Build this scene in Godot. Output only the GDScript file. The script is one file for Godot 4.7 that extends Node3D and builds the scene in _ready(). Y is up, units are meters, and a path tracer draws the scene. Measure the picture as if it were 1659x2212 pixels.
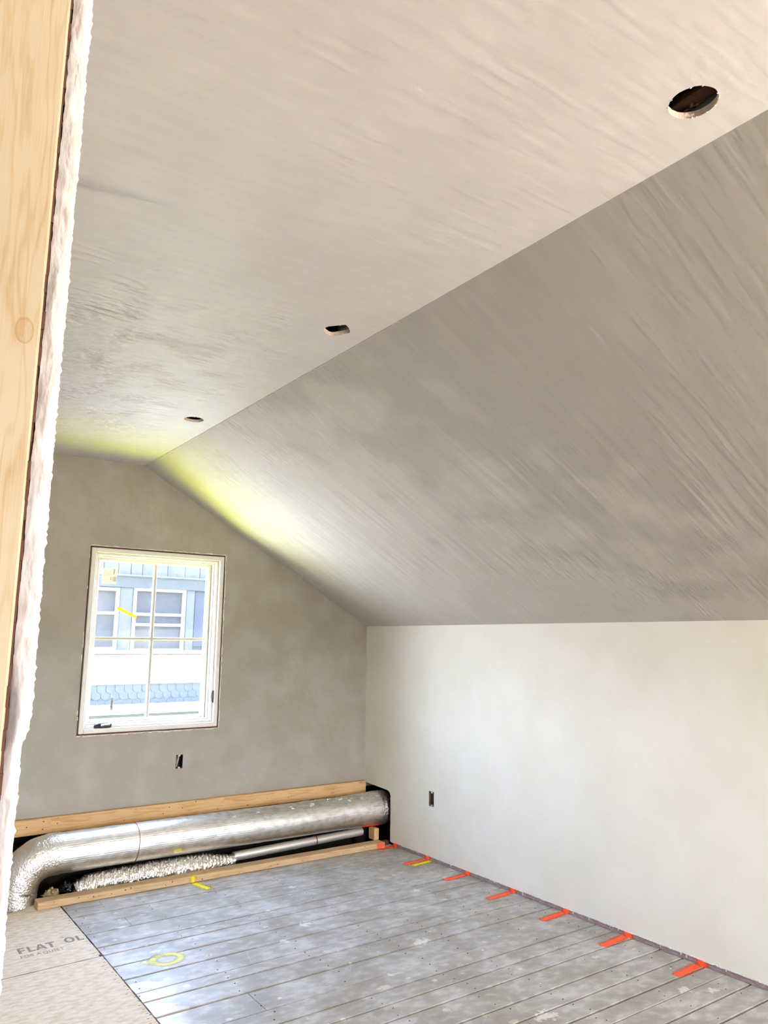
extends Node3D
# An attic room under renovation: fresh plaster, a casement window in the gable, ductwork along the end wall.
# x runs along the gable wall, y up, z out of the gable wall towards the camera. Metres.

const CEIL := 2.648      # flat ceiling
const RIDGE_X := 1.544   # where the flat ceiling meets the sloped one
const KNEE_X := 3.407    # face of the knee wall
const KNEE_Y := 1.588    # top of the knee wall
const BACK_Z := 8.2

var rng := RandomNumberGenerator.new()
var M := {}
var taken := {}

# ------------------------------------------------------------------ naming helpers
func numbered(called: String) -> String:
	if not taken.has(called):
		taken[called] = 0
		return called
	taken[called] += 1
	return "%s_%03d" % [called, taken[called]]

func thing(called: String, label: String, category: String, at := Vector3.ZERO, group := "") -> Node3D:
	var o := Node3D.new()
	o.name = numbered(called)
	o.position = at
	tag(o, label, category, group)
	add_child(o)
	return o

func tag(o: Node, label: String, category: String, group := "") -> void:
	o.set_meta("label", label)
	o.set_meta("category", category)
	if group != "":
		o.set_meta("group", group)

func setting(called: String, label: String, category: String) -> Node3D:
	var o := Node3D.new()
	o.name = called
	o.set_meta("kind", "structure")
	tag(o, label, category)
	add_child(o)
	return o

func put(called: String, mesh: Mesh, mat: Material, parent: Node, at := Vector3.ZERO, rot := Vector3.ZERO) -> MeshInstance3D:
	var o := MeshInstance3D.new()
	var n := called
	var k := 0
	while parent.has_node(NodePath(n)):
		k += 1
		n = "%s_%03d" % [called, k]
	o.name = n
	o.mesh = mesh
	o.material_override = mat
	o.position = at
	o.rotation = rot
	o.cast_shadow = GeometryInstance3D.SHADOW_CASTING_SETTING_ON
	parent.add_child(o, true)
	return o

# ------------------------------------------------------------------ geometry helpers
func begin() -> SurfaceTool:
	var st := SurfaceTool.new()
	st.begin(Mesh.PRIMITIVE_TRIANGLES)
	return st

func done(st: SurfaceTool) -> ArrayMesh:
	st.index()
	st.generate_normals()
	return st.commit()

func uv_of(p: Vector3, n: Vector3, long_axis: int, mode: String) -> Vector2:
	if mode == "floor":
		return Vector2((p.x - 1.1) / 2.4, (p.z - 0.25) / 3.2)
	var a := n.abs()
	var c := Vector2(p.x, p.y)
	if a.x >= a.y and a.x >= a.z:
		c = Vector2(p.z, p.y)
		if long_axis == 2: c = Vector2(p.y, p.z)
	elif a.y >= a.z:
		c = Vector2(p.z, p.x)
		if long_axis == 2: c = Vector2(p.x, p.z)
	else:
		c = Vector2(p.x, p.y)
		if long_axis == 0: c = Vector2(p.y, p.x)
	return c

# a polygon fan whose front looks along «outward»
func fan(st: SurfaceTool, pts: Array, outward: Vector3, long_axis := 1, mode := "", smooth := -1) -> void:
	st.set_smooth_group(smooth)
	for i in range(1, pts.size() - 1):
		var a: Vector3 = pts[0]
		var b: Vector3 = pts[i]
		var c: Vector3 = pts[i + 1]
		var n := (c - a).cross(b - a)
		if n.length_squared() < 1e-16:
			continue
		if n.dot(outward) < 0.0:
			var t := b
			b = c
			c = t
			n = -n
		n = outward.normalized()
		for p: Vector3 in [a, b, c]:
			st.set_uv(uv_of(p, n, long_axis, mode))
			st.add_vertex(p)

# a box between two corners with chamfered edges; grain runs along the longest side
func box_to(st: SurfaceTool, lo: Vector3, hi: Vector3, b := 0.002, mode := "", long_axis := -1) -> void:
	var c := (lo + hi) / 2.0
	var h := (hi - lo) / 2.0
	b = minf(b, 0.45 * minf(h.x, minf(h.y, h.z)))
	if long_axis < 0:
		long_axis = h.max_axis_index()
	var f := func(sx: float, sy: float, sz: float, axis: int) -> Vector3:
		var q := Vector3(sx * (h.x - b), sy * (h.y - b), sz * (h.z - b))
		if axis == 0: q.x = sx * h.x
		if axis == 1: q.y = sy * h.y
		if axis == 2: q.z = sz * h.z
		return c + q
	for s: float in [-1.0, 1.0]:
		fan(st, [f.call(s, -1, -1, 0), f.call(s, 1, -1, 0), f.call(s, 1, 1, 0), f.call(s, -1, 1, 0)], Vector3(s, 0, 0), long_axis, mode)
		fan(st, [f.call(-1, s, -1, 1), f.call(1, s, -1, 1), f.call(1, s, 1, 1), f.call(-1, s, 1, 1)], Vector3(0, s, 0), long_axis, mode)
		fan(st, [f.call(-1, -1, s, 2), f.call(1, -1, s, 2), f.call(1, 1, s, 2), f.call(-1, 1, s, 2)], Vector3(0, 0, s), long_axis, mode)
		for t: float in [-1.0, 1.0]:
			fan(st, [f.call(s, t, -1, 0), f.call(s, t, 1, 0), f.call(s, t, 1, 1), f.call(s, t, -1, 1)], Vector3(s, t * 1.01, 0), long_axis, mode)
			fan(st, [f.call(s, -1, t, 0), f.call(s, 1, t, 0), f.call(s, 1, t, 2), f.call(s, -1, t, 2)], Vector3(s, 0, t * 1.01), long_axis, mode)
			fan(st, [f.call(-1, s, t, 1), f.call(1, s, t, 1), f.call(1, s, t, 2), f.call(-1, s, t, 2)], Vector3(0, s, t * 1.01), long_axis, mode)
			for u: float in [-1.0, 1.0]:
				fan(st, [f.call(s, t, u, 0), f.call(s, t, u, 1), f.call(s, t, u, 2)], Vector3(s, t, u), long_axis, mode)

func box(lo: Vector3, hi: Vector3, b := 0.002, mode := "", long_axis := -1) -> ArrayMesh:
	var st := begin()
	box_to(st, lo, hi, b, mode, long_axis)
	return done(st)

# a tube swept along points; radius and wobble from a callable(along 0..1, angle) -> radius
func tube_to(st: SurfaceTool, pts: Array, radius: Callable, seg := 20, caps := false) -> void:
	var n := pts.size()
	var rings := []
	var t0: Vector3 = (pts[1] - pts[0]).normalized()
	var side := t0.cross(Vector3.UP)
	if side.length() < 0.1:
		side = t0.cross(Vector3.RIGHT)
	side = side.normalized()
	var run := 0.0
	for i in n:
		var t: Vector3 = (pts[mini(i + 1, n - 1)] - pts[maxi(i - 1, 0)]).normalized()
		side = (side - t * side.dot(t)).normalized()
		var up := side.cross(t).normalized()
		if i > 0:
			run += (pts[i] - pts[i - 1]).length()
		var ring := []
		for k in seg + 1:
			var a := TAU * (k % seg) / seg
			var r: float = radius.call(float(i) / (n - 1), a)
			ring.append([pts[i] + (side * cos(a) + up * sin(a)) * r, Vector2(float(k) / seg, run)])
		rings.append(ring)
	st.set_smooth_group(1)
	for i in n - 1:
		for k in seg:
			var q := [rings[i][k], rings[i][k + 1], rings[i + 1][k + 1], rings[i + 1][k]]
			for j: int in [0, 1, 2, 0, 2, 3]:
				st.set_uv(q[j][1])
				st.add_vertex(q[j][0])
	if caps:
		for e in [0, n - 1]:
			var ps := []
			for k in seg:
				ps.append(rings[e][k][0])
			fan(st, ps, (pts[0] - pts[1]) if e == 0 else (pts[n - 1] - pts[n - 2]))

func tube(pts: Array, radius: Callable, seg := 20, caps := false) -> ArrayMesh:
	var st := begin()
	tube_to(st, pts, radius, seg, caps)
	st.generate_normals()
	st.index()
	return st.commit()

# rectangular ring (a picture frame) between two rectangles in the xy plane, from z0 to z1
func ring(x0: float, y0: float, x1: float, y1: float, w: float, z0: float, z1: float, b := 0.002) -> ArrayMesh:
	var st := begin()
	box_to(st, Vector3(x0, y0, z0), Vector3(x0 + w, y1, z1), b)
	box_to(st, Vector3(x1 - w, y0, z0), Vector3(x1, y1, z1), b)
	box_to(st, Vector3(x0 + w, y0, z0), Vector3(x1 - w, y0 + w, z1), b)
	box_to(st, Vector3(x0 + w, y1 - w, z0), Vector3(x1 - w, y1, z1), b)
	return done(st)

# ------------------------------------------------------------------ materials
func mat(c: Color, rough := 0.8, metal := 0.0) -> StandardMaterial3D:
	var m := StandardMaterial3D.new()
	m.albedo_color = c
	m.roughness = rough
	m.metallic = metal
	return m

func noise_of(kind: int, freq: float, seed_: int, octaves := 4) -> FastNoiseLite:
	var n := FastNoiseLite.new()
	n.noise_type = kind as FastNoiseLite.NoiseType
	n.frequency = freq
	n.seed = seed_
	n.fractal_octaves = octaves
	return n

func noise_tex(size: int, freq: float, seed_: int, stops: Array, octaves := 4, kind := FastNoiseLite.TYPE_SIMPLEX_SMOOTH) -> NoiseTexture2D:
	var t := NoiseTexture2D.new()
	t.width = size
	t.height = size
	t.seamless = true
	t.noise = noise_of(kind, freq, seed_, octaves)
	if stops.size() > 0:
		var g := Gradient.new()
		var offs := PackedFloat32Array()
		var cols := PackedColorArray()
		for s in stops:
			offs.append(s[0])
			cols.append(s[1])
		g.offsets = offs
		g.colors = cols
		t.color_ramp = g
	return t

func grey(v: float) -> Color:
	return Color(v, v, v)

# trowelled plaster: blotches as it dries (albedo) over long trowel strokes (relief); scale = repeats per metre along x, y, z
func plaster(dark: Color, mid: Color, light: Color, scale: Vector3, relief: float, rough: float, seed_: int, freq := 0.006) -> StandardMaterial3D:
	var m := mat(Color.WHITE, rough)
	m.albedo_texture = noise_tex(1024, freq, seed_, [[0.18, dark], [0.5, mid], [0.82, light]], 5)
	m.heightmap_enabled = true
	m.heightmap_texture = M.stroke_tex
	m.heightmap_scale = relief
	m.uv1_triplanar = true
	m.uv1_scale = scale
	m.uv1_triplanar_sharpness = 8.0
	return m

func wood_image(w: int, h: int, seed_: int, pale: Color, dark: Color, knots: Array) -> Image:
	var fine := noise_of(FastNoiseLite.TYPE_SIMPLEX_SMOOTH, 0.09, seed_, 3)
	var wide := noise_of(FastNoiseLite.TYPE_SIMPLEX_SMOOTH, 0.012, seed_ + 7, 3)
	var im := Image.create(w, h, false, Image.FORMAT_RGB8)
	for y in h:
		for x in w:
			var px := float(x)
			var py := float(y)
			var ring_dark := 0.0
			for k: Vector3 in knots:
				var dx := (px - k.x)
				var dy := (py - k.y) * 0.8
				var d := sqrt(dx * dx + dy * dy)
				px += k.z * 1.1 * signf(dx) * exp(-d / (k.z * 2.2)) * 0.8
				if d < k.z:
					ring_dark = maxf(ring_dark, 0.25 + 0.45 * smoothstep(k.z * 0.75, k.z * 0.95, d))
			var g := 0.5 + 0.5 * sin(px * 0.13 + 9.0 * wide.get_noise_2d(px * 1.2, py * 0.16))
			var f := fine.get_noise_2d(px * 2.0, py * 0.07)
			var b := wide.get_noise_2d(px * 0.4 + 300.0, py * 0.3)
			var t := clampf(0.42 * pow(g, 2.5) + 0.28 * f + 0.35 * b + ring_dark, 0.0, 1.0)
			im.set_pixel(x, y, pale.lerp(dark, t))
	return im

func wood(tex: Texture2D, tint: Color, rough := 0.65) -> StandardMaterial3D:
	var m := mat(tint, rough)
	m.albedo_texture = tex
	m.uv1_scale = Vector3(5.0, 0.9, 1.0)
	m.metallic_specular = 0.35
	return m

# the old painted boards: worn grey paint, bare patches by the sheathing panel, plaster spatter, scratches and dirt
func floor_image() -> Image:
	var w := 1152
	var h := 1536
	var na := noise_of(FastNoiseLite.TYPE_SIMPLEX_SMOOTH, 0.006, 11, 5).get_image(w, h, false, false, false)
	var nb := noise_of(FastNoiseLite.TYPE_SIMPLEX_SMOOTH, 0.03, 12, 5)
	var nc := noise_of(FastNoiseLite.TYPE_SIMPLEX_SMOOTH, 0.35, 13, 2).get_image(w, h, false, false, false)
	var nd := noise_of(FastNoiseLite.TYPE_SIMPLEX_SMOOTH, 0.02, 14, 4)
	var da := na.get_data()
	var dc := nc.get_data()
	var im := Image.create(w, h, false, Image.FORMAT_RGB8)
	var dark := Color(0.52, 0.50, 0.46)
	var pale := Color(0.66, 0.65, 0.63)
	var haze := Color(0.82, 0.82, 0.82)
	var bare := Color(0.72, 0.68, 0.63)
	for y in h:
		for x in w:
			var i := y * w + x
			var a := da[i] / 255.0
			var c := dc[i] / 255.0
			var b := nb.get_noise_2d(x * 0.7, y * 1.15)
			var col := dark.lerp(pale, clampf(a * 1.25 + 0.2 * b, 0.0, 1.0))
			# milky wipe marks of plaster dust
			var s := smoothstep(-0.25, 0.75, b * 0.9 + (a - 0.5) * 1.1)
			col = col.lerp(haze, s * 0.42)
			col = col * (0.94 + 0.12 * c)
			var wx := 1.1 + 2.4 * x / w
			var wz := 0.25 + 3.2 * y / h
			# paint worn off along the edge of the sheathing
			var e := 1.20 + 0.05 * nd.get_noise_1d(y) * 2.0
			if wz > 1.55 and wx < e + 0.05:
				col = bare
			im.set_pixel(x, y, col)
	var r := RandomNumberGenerator.new()
	r.seed = 77
	# plaster spatter
	var white := Color(0.86, 0.85, 0.82)
	for k in 340:
		var cx := r.randf_range(20, w - 20)
		var cy := r.randf_range(20, h - 20)
		var rad := pow(r.randf(), 4.0) * 8.0 + 1.0
		var st := r.randf_range(1.0, 1.9)
		var op := r.randf_range(0.35, 0.95)
		var tone := white.lerp(Color(0.80, 0.74, 0.64), r.randf() * 0.6)
		for y in range(int(-rad * 2), int(rad * 2) + 1):
			for x in range(int(-rad * 2), int(rad * 2) + 1):
				var d := Vector2(x / st, y).length() / rad + 0.6 * nd.get_noise_2d((cx + x) * 8.0, (cy + y) * 8.0)
				if d < 1.0:
					var qx := clampi(int(cx) + x, 0, w - 1)
					var qy := clampi(int(cy) + y, 0, h - 1)
					im.set_pixel(qx, qy, im.get_pixel(qx, qy).lerp(tone, op * smoothstep(1.0, 0.6, d)))
	# larger spots as in the photograph: x, z, radius, tone
	for s in [[2.93, 0.95, 0.045, 0], [2.95, 1.25, 0.035, 1], [2.13, 1.36, 0.045, 1], [1.93, 1.5, 0.03, 1], [2.5, 1.88, 0.05, 1], [3.12, 2.93, 0.035, 1], [3.22, 3.0, 0.03, 1], [2.45, 2.75, 0.06, 1], [2.16, 2.1, 0.025, 1], [3.25, 1.15, 0.02, 1]]:
		var cx: float = (s[0] - 1.1) / 2.4 * w
		var cy: float = (s[1] - 0.25) / 3.2 * h
		var rad: float = s[2] / 2.4 * w
		for y in range(int(-rad * 1.5), int(rad * 1.5) + 1):
			for x in range(int(-rad * 1.5), int(rad * 1.5) + 1):
				var d := Vector2(x, y * 1.3).length() / rad + 0.9 * nd.get_noise_2d((cx + x) * 3.0, (cy + y) * 3.0)
				if d < 1.0:
					var qx := clampi(int(cx) + x, 0, w - 1)
					var qy := clampi(int(cy) + y, 0, h - 1)
					im.set_pixel(qx, qy, im.get_pixel(qx, qy).lerp(Color(0.80, 0.75, 0.66) if s[3] == 0 else white, 0.75 * smoothstep(1.0, 0.5, d)))
	# scratches
	for k in 120:
		var p := Vector2(r.randf_range(0, w), r.randf_range(0, h))
		var dir := Vector2.from_angle(r.randf_range(-0.9, 0.9) + (PI / 2 if r.randf() < 0.25 else 0.0))
		var n := int(r.randf_range(12, 70))
		var op := r.randf_range(0.2, 0.6)
		for j in n:
			p += dir
			dir = dir.rotated(r.randf_range(-0.03, 0.03))
			if p.x > 1 and p.y > 1 and p.x < w - 2 and p.y < h - 2:
				im.set_pixel(int(p.x), int(p.y), im.get_pixel(int(p.x), int(p.y)).lerp(white, op))
	return im

func make_materials() -> void:
	# relief of trowel strokes: long in v, narrow in u
	var lo := noise_of(FastNoiseLite.TYPE_SIMPLEX_SMOOTH, 0.05, 5, 5).get_seamless_image(1024, 64)
	lo.resize(1024, 1024, Image.INTERPOLATE_CUBIC)
	var hi := noise_of(FastNoiseLite.TYPE_SIMPLEX_SMOOTH, 0.012, 6, 6).get_seamless_image(1024, 1024)
	var a := lo.get_data()
	var b := hi.get_data()
	var im := Image.create(1024, 1024, false, Image.FORMAT_L8)
	var out := PackedByteArray()
	out.resize(1024 * 1024)
	# some areas are trowelled smooth, others left ridged
	var mask := noise_of(FastNoiseLite.TYPE_SIMPLEX_SMOOTH, 0.004, 9, 3).get_seamless_image(1024, 1024).get_data()
	for i in 1024 * 1024:
		var k := smoothstep(0.35, 0.75, mask[i] / 255.0)
		out[i] = clampi(int(128.0 + (a[i] - 128) * (0.2 + 0.75 * k) + (b[i] - 128) * (0.15 + 0.35 * k)), 0, 255)
	var soft := hi.duplicate() as Image
	soft.convert(Image.FORMAT_L8)
	M.soft_tex = ImageTexture.create_from_image(soft)
	im = Image.create_from_data(1024, 1024, false, Image.FORMAT_L8, out)
	M.stroke_tex = ImageTexture.create_from_image(im)

	# ceiling in view: strokes along x, ridged where the plaster was left rough in the middle of the room
	var fine_x := noise_of(FastNoiseLite.TYPE_SIMPLEX_SMOOTH, 0.06, 15, 4).get_image(96, 2048)
	fine_x.resize(1024, 2048, Image.INTERPOLATE_CUBIC)
	var fx := fine_x.get_data()
	var rip := noise_of(FastNoiseLite.TYPE_SIMPLEX_SMOOTH, 0.05, 16, 5).get_image(400, 2048)
	rip.resize(1024, 2048, Image.INTERPOLATE_CUBIC)
	var rp := rip.get_data()
	var cm := noise_of(FastNoiseLite.TYPE_SIMPLEX_SMOOTH, 0.006, 18, 3)
	out.resize(1024 * 2048)
	var tone := PackedByteArray()
	tone.resize(1024 * 2048)
	var bl := noise_of(FastNoiseLite.TYPE_SIMPLEX_SMOOTH, 0.004, 19, 5).get_image(1024, 2048).get_data()
	for y in 2048:
		var z := 4.64 * y / 2048.0 - 0.02
		var band := smoothstep(0.3, 1.1, z) * smoothstep(3.0, 2.2, z)
		for x in 1024:
			var wx := 1.57 * x / 1024.0
			var m := smoothstep(-0.15, 0.45, cm.get_noise_2d(x, y * 1.25))
			var k := 0.07 + band * smoothstep(1.5, 1.1, wx) * (0.15 + 0.85 * m)
			var i := y * 1024 + x
			out[i] = clampi(int(128.0 + k * ((fx[i] - 128) * 0.75 + (rp[i] - 128) * 0.55)), 0, 255)
			tone[i] = clampi(int(243.0 + 0.045 * (bl[i] - 128) + (0.03 + 0.07 * k) * (fx[i] - 128)), 0, 255)
	M.ceil_tex = ImageTexture.create_from_image(Image.create_from_data(1024, 2048, false, Image.FORMAT_L8, out))
	M.ceil_col = ImageTexture.create_from_image(Image.create_from_data(1024, 2048, false, Image.FORMAT_L8, tone))
	# slope in view: short dense strokes under the ridge, long shallow ones further down, scuffs above the knee wall
	var fine_d := noise_of(FastNoiseLite.TYPE_SIMPLEX_SMOOTH, 0.085, 25, 4).get_image(2048, 200)
	fine_d.resize(2048, 1024, Image.INTERPOLATE_CUBIC)
	var fd := fine_d.get_data()
	var long_d := noise_of(FastNoiseLite.TYPE_SIMPLEX_SMOOTH, 0.04, 26, 4).get_image(2048, 64)
	long_d.resize(2048, 1024, Image.INTERPOLATE_CUBIC)
	var ld := long_d.get_data()
	var bs := noise_of(FastNoiseLite.TYPE_SIMPLEX_SMOOTH, 0.005, 29, 5).get_image(2048, 1024).get_data()
	for y in 1024:
		var d := 2.3 * y / 1024.0
		for x in 2048:
			var z := 4.64 * x / 2048.0 - 0.02
			var m := smoothstep(-0.2, 0.4, cm.get_noise_2d(x * 0.8 + 900.0, y * 0.8))
			var near := smoothstep(0.85, 0.25, d) * smoothstep(0.35, 0.8, z) * smoothstep(2.9, 1.6, z)
			var low := smoothstep(1.35, 1.6, d) * smoothstep(1.0, 1.8, z) * 0.45 * m
			var k_f := near * (0.35 + 0.65 * m) + 0.10 + low
			var k_l := 0.14 + 0.75 * smoothstep(0.5, 1.0, d) * smoothstep(1.75, 1.5, d) * smoothstep(4.2, 2.0, z) * (0.3 + 0.7 * m)
			var i := y * 2048 + x
			out[i] = clampi(int(128.0 + k_f * (fd[i] - 128) * 0.7 + k_l * (ld[i] - 128) * 0.8), 0, 255)
			var damp_falloff := smoothstep(-0.5, 0.6, (z - 2.5) * 0.7 + (0.9 - d) * 0.5 + (bs[i] - 128) * 0.006)  # darker towards ridge and near end: damp plaster plus light fall-off painted in
			tone[i] = clampi(int(250.0 - 30.0 * damp_falloff + 0.04 * (bs[i] - 128) + 0.10 * k_f * (fd[i] - 128) + (0.02 + 0.13 * k_l) * (ld[i] - 128)), 0, 255)
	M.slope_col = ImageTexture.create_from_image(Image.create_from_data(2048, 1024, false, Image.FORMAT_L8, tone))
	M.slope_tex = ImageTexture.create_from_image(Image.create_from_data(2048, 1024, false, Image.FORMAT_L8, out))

	M.ceiling_plain = mat(Color(0.79, 0.775, 0.755), 0.6)
	M.ceiling = mat(Color(0.825, 0.812, 0.797), 0.5)
	M.ceiling.albedo_texture = M.ceil_col
	M.ceiling.heightmap_enabled = true
	M.ceiling.heightmap_texture = M.ceil_tex
	M.ceiling.heightmap_scale = 2.0
	M.ceiling.uv1_triplanar = true
	M.ceiling.uv1_world_triplanar = true
	M.ceiling.uv1_triplanar_sharpness = 8.0
	M.ceiling.uv1_scale = Vector3(1.0 / 1.57, 1.0, 1.0 / 4.64)
	M.gable = plaster(Color(0.545, 0.515, 0.465), Color(0.56, 0.535, 0.488), Color(0.58, 0.56, 0.52), Vector3(0.5, 0.5, 0.5), 0.35, 0.5, 31)
	M.gable.heightmap_texture = M.soft_tex
	M.gable.uv1_world_triplanar = true
	M.knee = plaster(Color(0.85, 0.835, 0.78), Color(0.862, 0.846, 0.797), Color(0.873, 0.858, 0.815), Vector3(0.4, 0.3, 0.4), 0.3, 0.6, 41)
	M.knee.heightmap_texture = M.soft_tex
	M.knee.uv1_world_triplanar = true
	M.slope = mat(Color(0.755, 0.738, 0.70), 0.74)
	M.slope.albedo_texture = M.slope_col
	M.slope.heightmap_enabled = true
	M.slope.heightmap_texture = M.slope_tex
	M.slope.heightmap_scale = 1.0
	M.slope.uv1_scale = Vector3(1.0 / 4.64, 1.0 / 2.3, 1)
	M.slope_plain = mat(Color(0.67, 0.65, 0.61), 0.5)

	M.raw = mat(Color(0.80, 0.74, 0.68), 0.95)           # torn edge of the plasterboard
	M.raw.heightmap_enabled = true
	M.raw.heightmap_texture = noise_tex(256, 0.05, 61, [], 4)
	M.raw.heightmap_scale = 0.3
	M.raw.uv1_triplanar = true
	M.raw.uv1_scale = Vector3(8, 8, 8)
	M.gypsum = mat(Color(0.885, 0.88, 0.885), 0.95)
	M.gypsum.albedo_texture = noise_tex(256, 0.03, 62, [[0.2, Color(0.90, 0.86, 0.84)], [0.8, Color(1, 1, 1)]], 4)
	M.gypsum.heightmap_enabled = true
	M.gypsum.heightmap_texture = noise_tex(256, 0.03, 63, [], 5)
	M.gypsum.heightmap_scale = 0.25
	M.gypsum.uv1_triplanar = true
	M.gypsum.uv1_scale = Vector3(9, 3, 9)

	var pine := ImageTexture.create_from_image(wood_image(256, 1024, 71, Color(1, 0.955, 0.88), Color(0.85, 0.71, 0.54), [Vector3(70, 300, 12), Vector3(190, 800, 9)]))
	M.stud = wood(pine, Color(0.95, 0.80, 0.61))
	M.lumber = wood(pine, Color(0.76, 0.655, 0.51))
	M.lumber_grey = wood(pine, Color(0.74, 0.665, 0.56))
	M.old_wood = wood(pine, Color(0.27, 0.20, 0.15), 0.9)
	M.knot = mat(Color(0.36, 0.22, 0.12), 0.7)
	M.nail = mat(Color(0.10, 0.085, 0.075), 0.6, 0.3)
	M.dark = mat(Color(0.09, 0.08, 0.075), 0.95)
	M.black_plastic = mat(Color(0.02, 0.02, 0.022), 0.22)
	M.floor = mat(Color.WHITE, 0.42)
	M.floor.albedo_texture = ImageTexture.create_from_image(floor_image())
	M.floor.roughness_texture = noise_tex(512, 0.02, 73, [[0.2, grey(0.38)], [0.8, grey(0.54)]], 4)
	M.floor.roughness = 1.0
	M.floor.heightmap_enabled = true
	M.floor.heightmap_texture = noise_tex(512, 0.03, 74, [], 5)
	M.floor.heightmap_scale = 0.15
	M.floor_edge = mat(Color(0.12, 0.10, 0.085), 0.95)
	M.osb = mat(Color.WHITE, 0.75)
	M.osb.albedo_texture = noise_tex(512, 0.012, 75, [[0.15, Color(0.77, 0.695, 0.58)], [0.45, Color(0.81, 0.745, 0.645)], [0.8, Color(0.85, 0.795, 0.705)]], 5)
	M.osb.heightmap_enabled = true
	M.osb.heightmap_texture = noise_tex(512, 0.02, 76, [], 5)
	M.osb.heightmap_scale = 0.2
	M.osb.uv1_triplanar = true
	M.osb.uv1_world_triplanar = true
	M.osb.uv1_scale = Vector3(2.4, 3, 6.0)
	M.ink = mat(Color(0.50, 0.47, 0.43), 0.8)
	M.rust_and_gap = mat(Color(0.36, 0.23, 0.18), 0.9)

	# foil: scrim ribs along the duct, crinkles on top of them
	var cr := noise_of(FastNoiseLite.TYPE_CELLULAR, 0.03, 81, 3)
	cr.cellular_return_type = FastNoiseLite.RETURN_DISTANCE2_SUB
	var ci := cr.get_seamless_image(512, 512).get_data()
	var ri := PackedByteArray()
	ri.resize(512 * 512)
	for y in 512:
		for x in 512:
			ri[y * 512 + x] = clampi(int(128.0 + 70.0 * sin(TAU * x / 32.0) + 22.0 * sin(TAU * y / 16.0) + 0.1 * (ci[y * 512 + x] - 128)), 0, 255)
	M.rib_tex = ImageTexture.create_from_image(Image.create_from_data(512, 512, false, Image.FORMAT_L8, ri))
	M.foil = mat(Color(0.90, 0.895, 0.88), 0.43, 1.0)
	M.foil.albedo_texture = noise_tex(512, 0.008, 82, [[0.2, Color(0.90, 0.895, 0.885)], [0.6, Color(1, 1, 1)]], 5)
	M.foil.heightmap_enabled = true
	M.foil.heightmap_texture = M.rib_tex
	M.foil.heightmap_scale = 0.06
	M.foil.uv1_scale = Vector3(4, 3, 1)
	M.crinkle = mat(Color(0.88, 0.87, 0.85), 0.36, 1.0)
	M.crinkle.heightmap_enabled = true
	M.crinkle.heightmap_texture = ImageTexture.create_from_image(cr.get_seamless_image(512, 512))
	M.crinkle.heightmap_scale = 0.35
	M.crinkle.uv1_triplanar = true
	M.crinkle.uv1_scale = Vector3(4, 4, 4)
	M.foil_plain = mat(Color(0.90, 0.885, 0.86), 0.40, 0.75)
	M.foil_plain.heightmap_enabled = true
	M.foil_plain.heightmap_texture = M.rib_tex
	M.foil_plain.heightmap_scale = 0.05
	M.tape_red = mat(Color(0.55, 0.20, 0.13), 0.6)
	M.dust = mat(Color(0.78, 0.77, 0.74), 0.9)

	M.frame = mat(Color(0.82, 0.81, 0.785), 0.45)
	M.muntin = mat(Color(0.70, 0.69, 0.64), 0.5)
	M.glass = mat(Color(1, 1, 1, 0.05), 0.02)
	M.glass.transparency = BaseMaterial3D.TRANSPARENCY_ALPHA
	M.paper = mat(Color(0.92, 0.91, 0.87), 0.8)
	M.print = mat(Color(0.38, 0.35, 0.30), 0.8)
	M.yellow = mat(Color(0.98, 0.80, 0.03), 0.6)
	M.yellow.backlight_enabled = true
	M.yellow.backlight = Color(0.6, 0.5, 0.02)
	M.chrome = mat(Color(0.75, 0.77, 0.78), 0.25, 1.0)
	M.gunmetal = mat(Color(0.17, 0.17, 0.17), 0.4, 0.6)
	M.box_blue = mat(Color(0.03, 0.035, 0.07), 0.5)
	M.box_grey = mat(Color(0.42, 0.39, 0.34), 0.6)
	M.cable = mat(Color(0.72, 0.66, 0.62), 0.55)
	M.baseboard = mat(Color(0.60, 0.53, 0.52), 0.75)
	M.baseboard.albedo_texture = noise_tex(512, 0.02, 91, [[0.2, Color(0.86, 0.82, 0.82)], [0.8, Color(1, 1, 1)]], 4)
	M.baseboard.uv1_triplanar = true
	M.baseboard.uv1_scale = Vector3(2, 6, 2)
	for c in [["orange", Color(1.0, 0.33, 0.12)], ["yellow_spray", Color(0.93, 0.86, 0.10)], ["yellow_pale", Color(0.93, 0.90, 0.45)]]:
		var m := mat(c[1], 0.6)
		m.vertex_color_use_as_albedo = true
		m.transparency = BaseMaterial3D.TRANSPARENCY_ALPHA
		m.roughness = 0.6
		M[c[0]] = m
	M.insulation = mat(Color(0.62, 0.55, 0.42), 1.0)
	M.insulation.heightmap_enabled = true
	M.insulation.heightmap_texture = noise_tex(256, 0.05, 64, [], 5)
	M.insulation.heightmap_scale = 1.0
	M.insulation.uv1_triplanar = true
	M.insulation.uv1_scale = Vector3(6, 6, 6)

	M.insulation_dark = mat(Color(0.38, 0.33, 0.27), 1.0)
	# outside
	M.siding = mat(Color(0.136, 0.155, 0.180), 0.85)
	M.soffit = mat(Color(0.153, 0.167, 0.182), 0.85)
	M.fascia = mat(Color(0.134, 0.153, 0.167), 0.85)
	M.trim_out = mat(Color(0.308, 0.323, 0.337), 0.8)
	M.pilaster = mat(Color(0.165, 0.183, 0.206), 0.8)
	M.shade = mat(Color(0.119, 0.132, 0.148), 0.6)
	M.blue_wall = mat(Color(0.107, 0.130, 0.168), 0.85)
	M.porch = mat(Color(0.50, 0.50, 0.485), 0.8)
	M.pale_bounce = mat(Color(0.84, 0.84, 0.84), 0.9)
	M.shingle = mat(Color(0.133, 0.162, 0.213), 0.9)
	M.lawn = mat(Color(0.885, 0.885, 0.18), 1.0)
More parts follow.
